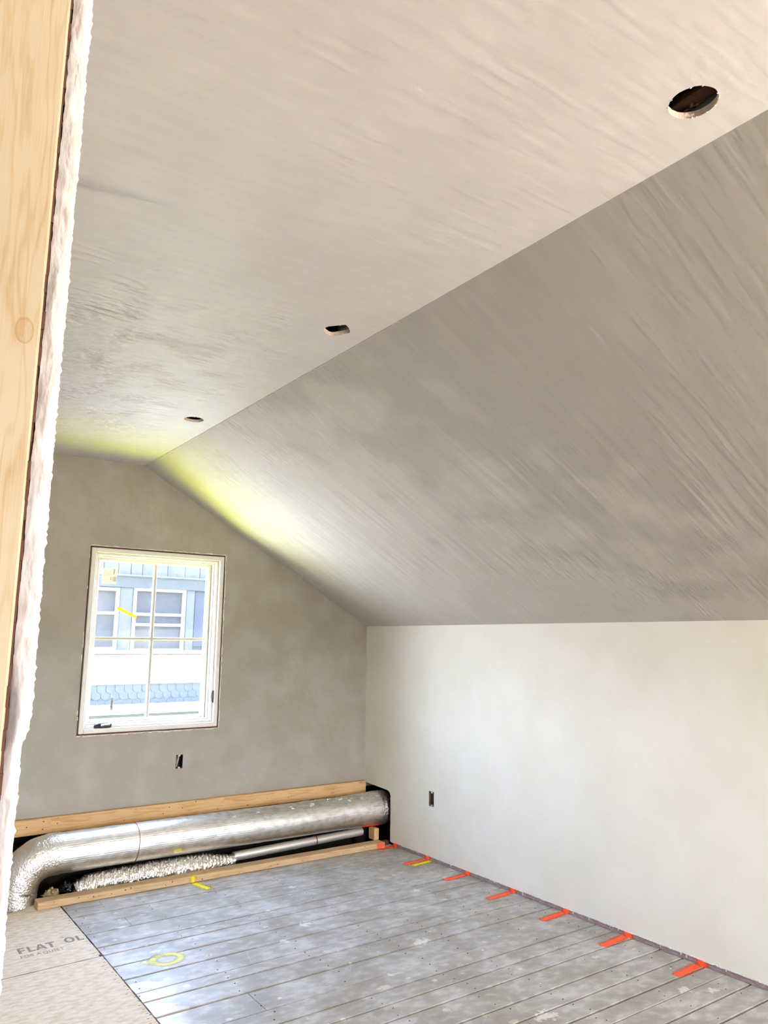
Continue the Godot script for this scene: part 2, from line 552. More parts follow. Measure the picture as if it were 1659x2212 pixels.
	M.lawn.albedo_texture = noise_tex(512, 0.03, 95, [[0.2, Color(0.85, 0.88, 0.8)], [0.8, Color(1, 1, 1)]], 4)
	M.lawn.uv1_triplanar = true
	M.gravel = mat(Color(0.86, 0.855, 0.80), 1.0)
	M.earth = mat(Color(0.45, 0.42, 0.38), 0.95)

	for k: String in ["siding", "soffit", "fascia", "trim_out", "pilaster", "shade", "blue_wall", "porch", "pale_bounce", "shingle", "lawn", "earth", "gravel"]:
		M[k].specular_mode = BaseMaterial3D.SPECULAR_DISABLED

# ------------------------------------------------------------------ the scene
func _ready() -> void:
	rng.seed = 4242
	# camera, from the vanishing points of the photograph
	var cam := Camera3D.new()
	cam.name = "camera"
	cam.position = Vector3(0, 1.4779, 5.0728)
	cam.rotation_order = EULER_ORDER_YXZ
	cam.rotation = Vector3(0.1698, -0.6124, 0.0103)
	cam.fov = rad_to_deg(2.0 * atan(2212.0 / 2.0 / 1619.26))
	cam.near = 0.02
	cam.far = 200.0
	cam.current = true
	add_child(cam)

	var sky := ProceduralSkyMaterial.new()
	sky.sky_top_color = Color(0.66, 0.75, 0.92)
	sky.sky_horizon_color = Color(0.92, 0.95, 1.0)
	sky.sky_curve = 0.2
	sky.ground_bottom_color = Color(0.5, 0.5, 0.48)
	sky.ground_horizon_color = Color(0.6, 0.62, 0.62)
	sky.sky_energy_multiplier = 5.4
	sky.ground_energy_multiplier = 2.0
	sky.use_debanding = false
	var env := Environment.new()
	env.background_mode = Environment.BG_SKY
	env.sky = Sky.new()
	env.sky.sky_material = sky
	env.tonemap_mode = Environment.TONE_MAPPER_LINEAR
	env.tonemap_exposure = 1.3
	env.sdfgi_enabled = true
	env.ssao_enabled = true
	env.ssil_enabled = true
	var we := WorldEnvironment.new()
	we.name = "environment"
	we.environment = env
	add_child(we)

	var sun := DirectionalLight3D.new()
	sun.name = "sun"
	sun.look_at_from_position(Vector3(-0.55, 0.8, 0.05) * 20.0, Vector3.ZERO, Vector3.UP)
	sun.light_color = Color(1.0, 0.96, 0.88)
	sun.light_energy = 92.0
	sun.light_angular_distance = 0.6
	sun.shadow_enabled = true
	add_child(sun)

	# unseen fill lamp on a tripod, added behind the camera to brighten the room
	var lamp := AreaLight3D.new()
	lamp.name = "added_lamp_glow"
	lamp.area_size = Vector2(0.5, 0.4)
	lamp.look_at_from_position(Vector3(2.3, 1.75, 6.6), Vector3(2.1, 1.45, 0.0), Vector3.UP)
	lamp.light_color = Color(1.0, 0.95, 0.87)
	lamp.light_energy = 11.0
	lamp.area_range = 20.0
	lamp.area_attenuation = 2.0
	lamp.shadow_enabled = true
	add_child(lamp)

	make_materials()
	build_added_lamp(lamp)
	build_shell()
	build_floor()
	build_window()
	build_partition()
	build_ducts()
	build_lumber()
	build_outlets()
	build_ceiling_holes()
	build_outside()

func build_added_lamp(lamp: AreaLight3D) -> void:
	var w := thing("added_lamp", "added unseen LED fill lamp on a yellow tripod behind the camera", "work light")
	w.transform = lamp.transform.translated_local(Vector3(0, 0, 0.02))
	put("housing", box(Vector3(-0.28, -0.23, 0.002), Vector3(0.28, 0.23, 0.05), 0.01), M.gunmetal, w)
	var face := mat(Color.WHITE, 0.5)
	face.emission_enabled = true
	face.emission = Color(1.0, 0.95, 0.87)
	face.emission_energy_multiplier = 1.0
	put("lamp_panel", box(Vector3(-0.25, -0.20, -0.004), Vector3(0.25, 0.20, 0.0), 0.0), face, w)
	for k in 3:
		var a := TAU * k / 3.0 + 0.5
		put("leg", tube([Vector3(0, -0.22, 0.03), Vector3(cos(a) * 0.55, -1.73, 0.03 + sin(a) * 0.45)], func(_t: float, _a: float) -> float: return 0.012, 10, true), M.yellow, w)

func csg_box(called: String, lo: Vector3, hi: Vector3, m: Material) -> CSGBox3D:
	var o := CSGBox3D.new()
	o.name = called
	o.size = hi - lo
	o.position = (lo + hi) / 2.0
	o.material = m
	return o

func cut(parent: CSGShape3D, shape: CSGShape3D) -> void:
	shape.operation = CSGShape3D.OPERATION_SUBTRACTION
	shape.position -= parent.position
	parent.add_child(shape, true)

func build_shell() -> void:
	# ---- gable wall with openings for the window and the outlet
	var g := CSGPolygon3D.new()
	g.name = "wall_back"
	g.polygon = PackedVector2Array([Vector2(-3.3, 0.36), Vector2(4.9, 0.36), Vector2(4.9, 0.95), Vector2(1.6, 2.86), Vector2(-3.3, 2.86)])
	g.depth = 0.15
	g.material = M.gable
	g.set_meta("kind", "structure")
	tag(g, "grey-brown plastered gable wall with the casement window", "wall")
	add_child(g)
	cut(g, csg_box("opening", Vector3(1.230, 0.869, -0.3), Vector3(2.170, 2.070, 0.1), M.raw))
	cut(g, csg_box("box_opening", Vector3(1.881, 0.619, -0.07), Vector3(1.929, 0.707, 0.1), M.dark))
	put("sheathing", box(Vector3(-3.3, -0.35, -0.15), Vector3(4.9, 0.37, -0.10), 0.0), M.dark, g)

	# ---- knee wall
	var k := csg_box("wall_right", Vector3(KNEE_X, 0.025, 0.0), Vector3(KNEE_X + 0.016, KNEE_Y + 0.003, BACK_Z), M.knee)
	k.set_meta("kind", "structure")
	tag(k, "low knee wall of pale dry plaster under the slope", "wall")
	add_child(k)
	var hole := CSGPolygon3D.new()
	hole.name = "duct_opening"
	hole.polygon = PackedVector2Array([Vector2(0.1, -0.1), Vector2(0.1, 0.395), Vector2(-0.03, 0.392), Vector2(-0.12, 0.388), Vector2(-0.22, 0.384), Vector2(-0.31, 0.378), Vector2(-0.334, 0.366), Vector2(-0.344, 0.345), Vector2(-0.346, 0.2), Vector2(-0.343, 0.1), Vector2(-0.345, -0.1)])
	hole.depth = 0.2
	hole.rotation = Vector3(0, PI / 2, 0)
	hole.position = Vector3(KNEE_X + 0.1, 0, 0)
	hole.material = M.raw
	hole.operation = CSGShape3D.OPERATION_SUBTRACTION
	hole.position -= k.position
	k.add_child(hole)
	cut(k, csg_box("box_opening", Vector3(KNEE_X - 0.05, 0.354, 0.798), Vector3(KNEE_X + 0.05, 0.453, 0.854), M.raw))

	# ---- ceiling: flat board with three light openings
	var c := csg_box("ceiling", Vector3(0.0, CEIL, -0.02), Vector3(1.57, CEIL + 0.016, 4.62), M.ceiling)
	c.set_meta("kind", "structure")
	tag(c, "flat pale plastered ceiling with three light openings", "ceiling")
	add_child(c)
	for s in [[Vector2(1.392, 4.256), 0], [Vector2(1.409, 2.744), 1], [Vector2(1.408, 1.268), 2]]:
		var o := CSGPolygon3D.new()
		o.name = "light_opening"
		o.polygon = hole_outline(s[1])
		o.depth = 0.1
		o.rotation = Vector3(PI / 2, 0, 0)
		o.position = Vector3(s[0].x, CEIL - 0.05, s[0].y)
		o.material = M.raw
		cut(c, o)
	put("plain_board", box(Vector3(-3.3, CEIL, 4.62) - c.position, Vector3(1.57, CEIL + 0.016, BACK_Z) - c.position, 0.0), M.ceiling_plain, c)
	put("plain_board", box(Vector3(-3.3, CEIL, -0.02) - c.position, Vector3(0.0, CEIL + 0.016, 4.62) - c.position, 0.0), M.ceiling_plain, c)
	# thick lap of joint plaster across the ceiling on the left
	var st := begin()
	var n := 26
	var nz := noise_of(FastNoiseLite.TYPE_SIMPLEX_SMOOTH, 2.0, 8, 3)
	for i in n:
		var q := []
		for e in [i, i + 1]:
			var x: float = 0.06 + 0.66 * e / n
			var f: float = smoothstep(1.0, 0.55, float(e) / n)
			var z0 := 3.152 + 0.14 * (x - 0.36) + 0.008 * nz.get_noise_1d(x * 3.0)
			q.append([Vector3(x, CEIL - 0.0003, z0 - 0.008), Vector3(x, CEIL - 0.008 * f - 0.0003, z0 + 0.010), Vector3(x, CEIL - 0.007 * f - 0.0003, z0 + 0.06), Vector3(x, CEIL - 0.0002, z0 + 0.34)])
		for j in 3:
			fan(st, [q[0][j], q[1][j], q[1][j + 1], q[0][j + 1]], Vector3.DOWN, 1, "", 1)
	var lap := put("plaster_lap", done(st), M.ceiling, c)
	lap.position = -c.position

	# ---- sloped ceiling
	var ang := atan2(CEIL - KNEE_Y, KNEE_X - RIDGE_X)
	var s := Node3D.new()
	s.name = "ceiling_001"
	s.set_meta("kind", "structure")
	tag(s, "sloped ceiling of grey trowelled plaster over the knee wall", "ceiling")
	s.position = Vector3(RIDGE_X, CEIL, 0)
	s.rotation = Vector3(0, 0, -ang)
	add_child(s)
	var sf := begin()
	fan(sf, [Vector3(0, 0, -0.02), Vector3(2.3, 0, -0.02), Vector3(2.3, 0, 4.62), Vector3(0, 0, 4.62)], Vector3.DOWN, 0)
	fan(sf, [Vector3(0, 0, 4.62), Vector3(2.3, 0, 4.62), Vector3(2.3, 0.1, 4.62), Vector3(0, 0.1, 4.62)], Vector3.BACK, 0)
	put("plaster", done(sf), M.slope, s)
	var bead := []
	for i in 90:
		bead.append(Vector3(0.004 + 0.0015 * sin(i * 1.7), -0.0004, 0.06 + 2.9 * i / 89.0))
	put("joint_bead", tube(bead, func(t: float, a: float) -> float: return 0.0022 * (1.0 - 0.5 * t) + 0.0004 * sin(t * 90.0 + a), 8), M.gypsum, s)
	put("backing_board", box(Vector3(0, 0.004, -0.1), Vector3(3.8, 0.14, BACK_Z), 0.0, "", 0), M.slope_plain, s)

	# ---- everything that closes the attic where the photograph does not look
	var w := setting("wall_left", "partition wall framed in pale studs at left", "wall")
	M.plain = mat(Color(0.80, 0.79, 0.77), 0.8)
	put("drywall", box(Vector3(0.0, 0, 0), Vector3(0.06, CEIL, 4.44), 0.0), M.plain, w)
	put("plaster_face", box(Vector3(0.06, 0, 0), Vector3(0.1085, CEIL, 4.20), 0.0), M.plain, w)
	put("outer_wall", box(Vector3(-3.3, -0.35, -0.1), Vector3(-3.15, 2.86, BACK_Z + 0.1), 0.0), M.plain, w)
	var e := setting("wall_front", "end wall of the attic behind the camera with wide openings", "wall")
	put("pier", box(Vector3(-3.3, -0.35, BACK_Z), Vector3(1.2, 2.86, BACK_Z + 0.15), 0.0), M.plain, e)
	put("header", box(Vector3(1.2, 1.75, BACK_Z), Vector3(2.9, 2.86, BACK_Z + 0.15), 0.0), M.plain, e)
	put("sill_wall", box(Vector3(1.2, -0.35, BACK_Z), Vector3(2.9, 0.5, BACK_Z + 0.15), 0.0), M.plain, e)
	put("pier", box(Vector3(2.9, -0.35, BACK_Z), Vector3(4.9, 2.86, BACK_Z + 0.15), 0.0), M.plain, e)
	put("mullion", box(Vector3(2.01, 0.5, BACK_Z), Vector3(2.09, 2.15, BACK_Z + 0.12), 0.004), M.lumber, e)
	put("added_light_block", box(Vector3(-3.2, 0.0, 6.7), Vector3(0.6, CEIL, 6.8), 0.0), M.plain, e)  # unseen wall added to keep back light off the stud
	var r := setting("trim_1", "roof deck and eave boards enclosing the attic", "roof")
	put("roof_deck", box(Vector3(-3.3, 2.78, -0.15), Vector3(1.75, 2.86, BACK_Z + 0.15), 0.0), M.dark, r)
	put("eave_board", box(Vector3(4.75, -0.35, -0.15), Vector3(4.9, 0.98, BACK_Z + 0.15), 0.0), M.dark, r)
	put("rafter", box(Vector3(1.30, CEIL + 0.02, 3.2), Vector3(1.335, CEIL + 0.13, 4.9), 0.002), M.old_wood, r)
	for z: float in [1.12, 2.6, 4.10]:
		put("rafter", box(Vector3(-3.1, CEIL + 0.05, z - 0.04), Vector3(1.5, CEIL + 0.13, z), 0.002), M.old_wood, r)

	# ---- sole plate showing below the knee wall, with plaster runs
	var b := setting("baseboard_right", "mauve-grey sole plate strip under the knee wall with plaster drips", "baseboard")
	put("sole_plate", box(Vector3(KNEE_X + 0.004, 0.0, 0.40), Vector3(KNEE_X + 0.05, 0.03, BACK_Z), 0.002), M.baseboard, b)
	for z: float in [0.66, 1.02, 1.03, 2.06, 2.17, 2.31, 2.36, 2.61, 2.72, 2.75, 2.95, 1.44, 1.68]:
		var hgt := rng.randf_range(0.006, 0.016)
		put("plaster_drip", box(Vector3(KNEE_X + 0.001, 0.022 - hgt, z), Vector3(KNEE_X + 0.005, 0.024, z + rng.randf_range(0.003, 0.006)), 0.001), M.frame, b)
	# ragged foot of the plaster coat
	st = begin()
	var z := 0.36
	while z < 3.6:
		var dz := rng.randf_range(0.01, 0.06)
		var drop := rng.randf_range(0.0, 0.003)
		box_to(st, Vector3(KNEE_X - 0.0015, 0.0255 - drop, z), Vector3(KNEE_X + 0.004, 0.03, z + dz), 0.0008)
		z += dz
	var rag := put("ragged_plaster", done(st), M.gypsum, b)
	rag.set_meta("kind", "stuff")
	# orange spray on the plate
	for i in 7:
		var zc := 0.765 + 0.4103 * i - 0.4
		if i == 0:
			zc = 0.40
		spray("paint_mark", [Vector3(KNEE_X + 0.0035, 0.002, zc + 0.015), Vector3(KNEE_X + 0.0035, 0.024, zc - 0.005)], 0.022, Vector3.LEFT, "orange", b)

func hole_outline(kind: int) -> PackedVector2Array:
	var p := PackedVector2Array()
	if kind == 1:
		# a round start squared off with the saw
		return PackedVector2Array([Vector2(-0.050, -0.014), Vector2(-0.045, -0.026), Vector2(-0.034, -0.039), Vector2(-0.020, -0.050), Vector2(-0.004, -0.058), Vector2(0.008, -0.060), Vector2(0.017, -0.053), Vector2(0.035, -0.021), Vector2(0.051, 0.008), Vector2(0.045, 0.023), Vector2(0.018, 0.049), Vector2(-0.002, 0.063), Vector2(-0.017, 0.048), Vector2(-0.034, 0.026), Vector2(-0.050, 0.007)])
	var nz := noise_of(FastNoiseLite.TYPE_SIMPLEX_SMOOTH, 0.8, 17 + kind, 3)
	for i in 40:
		var a := TAU * i / 40.0
		var r := 0.0515 + 0.0013 * nz.get_noise_2d(cos(a) * 4.0, sin(a) * 4.0)
		p.append(Vector2(cos(a) * r, sin(a) * r))
	return p

# a stroke of spray paint lying on a surface: a thin skin, dense in the middle and thinning out to the sides
func spray(called: String, pts: Array, half: float, normal: Vector3, colour: String, parent: Node, density := 1.0) -> void:
	var dense := []
	for i in pts.size() - 1:
		for j in 8:
			dense.append(pts[i].lerp(pts[i + 1], j / 8.0))
	dense.append(pts[pts.size() - 1])
	var st := begin()
	var nz := noise_of(FastNoiseLite.TYPE_SIMPLEX_SMOOTH, 30.0, 3, 3)
	var n := dense.size()
	var rows := []
	var widths := [-1.9, -1.15, -0.62, 0.0, 0.62, 1.15, 1.9]
	var alphas := [0.0, 0.42, 0.9, 1.0, 0.9, 0.42, 0.0]
	var first: Vector3 = dense[0] - (dense[1] - dense[0]).normalized() * half
	var last: Vector3 = dense[n - 1] + (dense[n - 1] - dense[n - 2]).normalized() * half
	dense.insert(0, first)
	dense.append(last)
	n = dense.size()
	for i in n:
		var t: Vector3 = (dense[mini(i + 1, n - 1)] - dense[maxi(i - 1, 0)]).normalized()
		var side := t.cross(normal).normalized()
		var end := 0.0 if (i == 0 or i == n - 1) else 1.0
		var row := []
		for k in 7:
			var p: Vector3 = dense[i] + side * half * widths[k] * (1.0 + 0.35 * nz.get_noise_3dv(dense[i] + Vector3(k, 0, 0))) * (0.7 + 0.3 * end) + normal * 0.0006
			row.append([p, Color(1, 1, 1, alphas[k] * end * density)])
		rows.append(row)
	for i in n - 1:
		for k in 6:
			var q := [rows[i][k], rows[i][k + 1], rows[i + 1][k + 1], rows[i + 1][k]]
			var nn: Vector3 = (q[2][0] - q[0][0]).cross(q[1][0] - q[0][0])
			for j: int in ([0, 1, 2, 0, 2, 3] if nn.dot(normal) > 0.0 else [0, 2, 1, 0, 3, 2]):
				st.set_normal(normal)
				st.set_color(q[j][1])
				st.add_vertex(q[j][0])
	put(called, st.commit(), M[colour], parent)

func build_floor() -> void:
	var f := setting("floor", "old grey painted board floor with pale sheathing panels at left", "floor")
	# boards
	var seams := [0.30, 0.465, 0.594, 0.74, 0.881, 1.077, 1.181, 1.335, 1.495, 1.655, 1.749, 1.90, 2.088, 2.212, 2.325, 2.44, 2.604, 2.728, 2.844, 2.944, 3.062, 3.181, 3.30, 3.42]
	var gaps := [0.001, 0.002, 0.003, 0.0012, 0.002, 0.003, 0.003, 0.0032, 0.003, 0.0015, 0.003, 0.0042, 0.0012, 0.0035, 0.003, 0.003, 0.003, 0.003, 0.0036, 0.0016, 0.003, 0.003, 0.003, 0.003]
	for i in seams.size() - 1:
		var z0: float = seams[i] + gaps[i] * 1.8
		var z1: float = seams[i + 1] - gaps[i + 1] * 1.8
		var x0 := 1.126 + 0.014 * clampf((z0 - 0.3) / 1.2, 0.0, 1.2)
		var lift := rng.randf_range(-0.0012, 0.0)
		var ends := [x0, 3.43]
		if i == 11: ends = [x0, 1.543, 3.43]
		if i == 5: ends = [x0, 2.62, 3.43]
		if i == 17: ends = [x0, 2.35, 3.43]
		if i == 3: ends = [x0, 1.37, 3.43]
		for j in ends.size() - 1:
			put("floor_board", box(Vector3(ends[j] + 0.0007, -0.022, z0), Vector3(ends[j + 1] - 0.0007, lift, z1), 0.0015, "floor"), M.floor, f)
	put("floor_board", box(Vector3(-3.2, -0.022, 3.424), Vector3(3.43, -0.001, BACK_Z), 0.0), M.baseboard, f)
	put("subfloor", box(Vector3(-3.3, -0.40, -0.15), Vector3(4.9, -0.30, BACK_Z + 0.15), 0.0), M.dark, f)
	put("joist", box(Vector3(0.0, -0.30, 0.32), Vector3(4.8, -0.03, 0.36), 0.002), M.old_wood, f)
	# dirt that fills the seams from below
	put("seam_dirt", box(Vector3(0.0, -0.03, 0.32), Vector3(3.43, -0.016, 3.43), 0.0), M.floor_edge, f)
	# sheathing panels, the far one cut out round the duct
	var far := CSGPolygon3D.new()
	far.name = "sheathing_panel"
	far.polygon = PackedVector2Array([Vector2(0.06, -0.335), Vector2(0.86, -0.335), Vector2(0.93, -0.330), Vector2(0.975, -0.295), Vector2(1.0, -0.25), Vector2(1.03, -0.20), Vector2(1.035, -0.36), Vector2(1.124, -0.36), Vector2(1.138, -1.181), Vector2(0.06, -1.215)])
	far.depth = 0.019
	far.rotation = Vector3(-PI / 2, 0, 0)
	far.material = M.osb
	f.add_child(far)
	put("sheathing_panel", panel([Vector2(0.06, 1.219), Vector2(1.139, 1.186), Vector2(1.150, 1.9), Vector2(1.152, 3.42), Vector2(0.06, 3.42)]), M.osb, f)
	put("putty_blob", tube([Vector3(1.135, -0.004, 1.175), Vector3(1.136, 0.001, 1.176), Vector3(1.136, 0.003, 1.176)], func(t: float, _a: float) -> float: return 0.014 * (1.0 - 0.6 * t), 12, true), M.rust_and_gap, f)
	# rusty joints
	put("joint", strip(Vector3(0.1, 0.0003, 1.2165), Vector3(1.135, 0.0003, 1.1845), 0.0032), M.rust_and_gap, f)
	put("joint", strip(Vector3(1.1255, 0.0004, 0.36), Vector3(1.139, 0.0004, 1.18), 0.0035), M.floor_edge, f)
	put("joint", strip(Vector3(1.139, 0.0004, 1.18), Vector3(1.151, 0.0004, 2.1), 0.003), M.rust_and_gap, f)
	# printed words on the sheathing
	for t in [["FLAT", 0.812, 0.972, 0.092, 1.0, -0.03], ["OL", 1.027, 0.955, 0.088, 1.0, -0.03], ["FOR A QUIET", 0.815, 1.018, 0.040, 0.95, -0.05], ["o", 1.024, 0.862, 0.03, 1.0, 0.0]]:
		var tm := TextMesh.new()
		var font := SystemFont.new()
		font.font_names = PackedStringArray(["Droid Sans"])
		font.font_weight = 700 if t[3] > 0.05 else 400
		tm.font = font
		tm.text = t[0]
		tm.font_size = 64
		tm.pixel_size = t[3] / 64.0 * 1.05
		tm.depth = 0.0004
		tm.horizontal_alignment = HORIZONTAL_ALIGNMENT_LEFT
		tm.vertical_alignment = VERTICAL_ALIGNMENT_BOTTOM
		var o := put("lettering", tm, M.ink, f, Vector3(t[1], 0.0003, t[2]), Vector3(-PI / 2, 0, 0))
		o.rotation = Vector3(-PI / 2, 0.02, 0)
		o.scale = Vector3(0.8, 1, 1)
	# nail heads
	var st := begin()
	for jx: float in [1.165, 1.545, 1.955, 2.36, 2.62, 3.02, 3.30]:
		for i in seams.size() - 1:
			for q: float in [0.25, 0.75]:
				if rng.randf() < 0.12:
					continue
				var c := Vector3(jx + rng.randf_range(-0.025, 0.025), 0.0004, lerpf(seams[i], seams[i + 1], q) + rng.randf_range(-0.008, 0.008))
				var pts := []
				for k in 7:
					pts.append(c + Vector3(cos(TAU * k / 7.0), 0, sin(TAU * k / 7.0)) * 0.0032)
				fan(st, pts, Vector3.UP)
				for k in 7:
					fan(st, [pts[k], pts[(k + 1) % 7], pts[(k + 1) % 7] - Vector3(0, 0.004, 0), pts[k] - Vector3(0, 0.004, 0)], pts[k] - c)
	for i in 46:
		var c := Vector3(rng.randf_range(1.10, 1.13) + 0.012 * (i / 46.0), 0.0004, 0.42 + 0.042 * i)
		var pts := []
		for k in 6:
			pts.append(c + Vector3(cos(TAU * k / 6.0) * 0.006, 0, sin(TAU * k / 6.0) * 0.0022))
		fan(st, pts, Vector3.UP)
	var nails := put("nail_heads", done(st), M.nail, f)
	nails.set_meta("kind", "stuff")
	# spray marks where the rafters land, every sixteen inches
	for i in 7:
		var zc := 0.78 + 0.4085 * (i - 1)
		if i == 0:
			spray("paint_mark", [Vector3(3.28, 0, 0.392), Vector3(3.40, 0, 0.392)], 0.016, Vector3.UP, "orange", f)
			continue
		spray("paint_mark", [Vector3(3.225 - 0.01 * (i % 2), 0, zc + 0.005), Vector3(3.33, 0, zc), Vector3(3.392, 0, zc - 0.008)], 0.019, Vector3.UP, "orange", f)
	spray("paint_mark", [Vector3(3.245, 0, 0.838), Vector3(3.40, 0, 0.822)], 0.019, Vector3.UP, "yellow_spray", f)
	spray("paint_mark", [Vector3(1.893, 0, 0.40), Vector3(1.925, 0, 0.54)], 0.018, Vector3.UP, "yellow_spray", f)
	var loop := []
	for k in 25:
		var a := -0.6 * PI + TAU * 1.02 * k / 24.0
		loop.append(Vector3(1.375 + cos(a) * 0.064 * (1.0 + 0.01 * k / 24.0), 0, 1.386 + sin(a) * 0.056))
	spray("paint_mark", loop, 0.016, Vector3.UP, "yellow_pale", f, 0.75)
	spray("paint_mark", [Vector3(1.31, 0, 1.40), Vector3(1.27, 0, 1.36)], 0.02, Vector3.UP, "yellow_pale", f, 0.45)
	spray("paint_mark", [Vector3(1.335, 0, 1.325), Vector3(1.36, 0, 1.32)], 0.02, Vector3.UP, "yellow_pale", f, 0.4)
	# pencil circle inside the yellow ring
	st = begin()
	for k in 28:
		var a0 := TAU * k / 28.0
		var a1 := TAU * (k + 1) / 28.0
		var c := Vector3(1.378, 0.0012, 1.386)
		var p := []
		for e in [[a0, 0.046], [a1, 0.046], [a1, 0.0475], [a0, 0.0475]]:
			p.append(c + Vector3(cos(e[0]), 0, sin(e[0])) * e[1])
		fan(st, p, Vector3.UP)
	fan(st, [Vector3(1.377, 0.0012, 1.36), Vector3(1.3785, 0.0012, 1.36), Vector3(1.3785, 0.0012, 1.41), Vector3(1.377, 0.0012, 1.41)], Vector3.UP)
	put("pencil_circle", done(st), M.ink, f)
	# a scrap of grey tape on the boards
	put("tape_scrap", box(Vector3(1.325, -0.001, 0.42), Vector3(1.405, 0.0008, 0.53), 0.0002), mat(Color(0.66, 0.67, 0.64), 0.7), f, Vector3.ZERO)

func strip(a: Vector3, b: Vector3, half: float) -> ArrayMesh:
	var st := begin()
	var side := (b - a).normalized().cross(Vector3.UP) * half
	var n := 24
	var pts := []
	for i in n + 1:
		var w := rng.randf_range(0.6, 1.3)
		var p := a.lerp(b, float(i) / n)
		pts.append([p - side * w, p + side * w])
	for i in n:
		fan(st, [pts[i][0], pts[i][1], pts[i + 1][1], pts[i + 1][0]], Vector3.UP)
	return done(st)

func panel(pts: Array) -> ArrayMesh:
	var st := begin()
	var top := []
	for p: Vector2 in pts:
		top.append(Vector3(p.x, 0, p.y))
	fan(st, top, Vector3.UP)
	var c := Vector3.ZERO
	for p: Vector3 in top:
		c += p / top.size()
	for i in top.size():
		var a: Vector3 = top[i]
		var b: Vector3 = top[(i + 1) % top.size()]
		fan(st, [a, b, b - Vector3(0, 0.019, 0), a - Vector3(0, 0.019, 0)], (a + b) / 2.0 - c)
	return done(st)

func build_window() -> void:
	var w := setting("window_1", "white four-light casement window in the grey gable wall", "window")
	var x0 := 1.240
	var x1 := 2.160
	var y0 := 0.879
	var y1 := 2.060
	put("outer_frame", ring(x0, y0, x1, y1, 0.030, -0.14, 0.004, 0.003), M.frame, w)
	put("inner_frame", ring(x0 + 0.030, y0 + 0.030, x1 - 0.030, y1 - 0.030, 0.016, -0.14, -0.022, 0.003), M.frame, w)
	put("stop", ring(x0 + 0.046, y0 + 0.046, x1 - 0.046, y1 - 0.046, 0.010, -0.14, -0.060, 0.003), M.frame, w)
	var sash := put("sash", ring(x0 + 0.056, y0 + 0.050, x1 - 0.056, y1 - 0.050, 0.026, -0.135, -0.088, 0.006), M.frame, w)
	var gx0 := x0 + 0.082
	var gx1 := x1 - 0.082
	var gy0 := y0 + 0.076
	var gy1 := y1 - 0.076
	var mx := 1.700
	var my := 1.4735
	put("muntin", box(Vector3(mx - 0.011, gy0, -0.122), Vector3(mx + 0.011, gy1, -0.098), 0.004), M.muntin, w)
	put("muntin", box(Vector3(gx0, my - 0.010, -0.121), Vector3(gx1, my + 0.010, -0.0985), 0.004), M.muntin, w)
	for p in [[gx0, mx, gy0, my], [mx, gx1, gy0, my], [gx0, mx, my, gy1], [mx, gx1, my, gy1]]:
		put("pane", box(Vector3(p[0], p[2], -0.1155), Vector3(p[1], p[3], -0.1125), 0.0), M.glass, w)
	# crank of the casement, folded on the stool
	var cr := put("crank_base", box(Vector3(1.338, 0.911, -0.022), Vector3(1.446, 0.936, -0.004), 0.004), M.gunmetal, w)
	put("crank_cover", tube([Vector3(-0.052, 0.0, 0.012), Vector3(-0.03, 0.006, 0.016), Vector3(0.02, 0.010, 0.018), Vector3(0.045, 0.004, 0.014)], func(t: float, _a: float) -> float: return 0.006 + 0.006 * sin(PI * clampf(t, 0.0, 1.0)), 12, true), M.gunmetal, cr, Vector3(1.392, 0.924, -0.013))
	put("crank_handle", tube([Vector3(-0.026, 0.004, 0.028), Vector3(0.0, 0.008, 0.030), Vector3(0.030, 0.006, 0.028)], func(_t: float, _a: float) -> float: return 0.0065, 12, true), M.chrome, cr, Vector3(1.397, 0.924, -0.013))
	# sash lock on the right jamb
	var lk := put("lock_plate", box(Vector3(x1 - 0.034, 1.036, -0.020), Vector3(x1 - 0.029, 1.124, -0.006), 0.002), M.gunmetal, w)
	put("lock_lever", tube([Vector3(x1 - 0.037, 1.045, -0.012), Vector3(x1 - 0.043, 1.08, -0.008), Vector3(x1 - 0.039, 1.118, -0.006)], func(_t: float, _a: float) -> float: return 0.004, 8, true), M.gunmetal, lk)
	# torn plaster round the frame: a crumbly light lip with a dark gap inside it
	var st := begin()
	var corners := [Vector2(1.229, 0.868), Vector2(2.171, 0.868), Vector2(2.171, 2.071), Vector2(1.229, 2.071)]
	for e in 4:
		var a: Vector2 = corners[e]
		var b: Vector2 = corners[(e + 1) % 4]
		var d := (b - a).normalized()
		var nrm := Vector2(d.y, -d.x)
		var t := 0.0
		while t < a.distance_to(b):
			var l := minf(rng.randf_range(0.012, 0.05), a.distance_to(b) - t + 0.001)
			if not (e == 3 and rng.randf() < 0.75):
				var wd := rng.randf_range(0.003, 0.0075)
				var off := rng.randf_range(-0.003, 0.0005)
				var p := a + d * t + nrm * off
				var q := a + d * (t + l) + nrm * (off + wd)
				var lo := Vector3(minf(p.x, q.x), minf(p.y, q.y), -0.004)
				var hi := Vector3(maxf(p.x, q.x), maxf(p.y, q.y), rng.randf_range(0.001, 0.004))
				box_to(st, lo, hi, 0.0012)
			t += l * 0.92
	var lip := put("torn_plaster", done(st), M.gypsum, w)
	lip.set_meta("kind", "stuff")
	put("backing_gap", ring(1.2305, 0.8695, 2.1695, 2.0695, 0.0093, -0.14, -0.012, 0.0), M.rust_and_gap, w)

	# stickers on the glass (each its own thing)
	var s := thing("label_sticker", "square cream paper label with print on the upper left pane", "sticker", Vector3(1.347, 1.837, -0.1115))
	put("paper", box(Vector3(-0.002, 0, 0), Vector3(0.093, 0.101, 0.0006), 0.0), M.paper, s, Vector3.ZERO, Vector3(0, 0, 0.0))
	var pr := begin()
	for i in 9:
		box_to(pr, Vector3(0.068, 0.016 + i * 0.0034, 0.0005), Vector3(0.090, 0.0174 + i * 0.0034, 0.0009), 0.0)
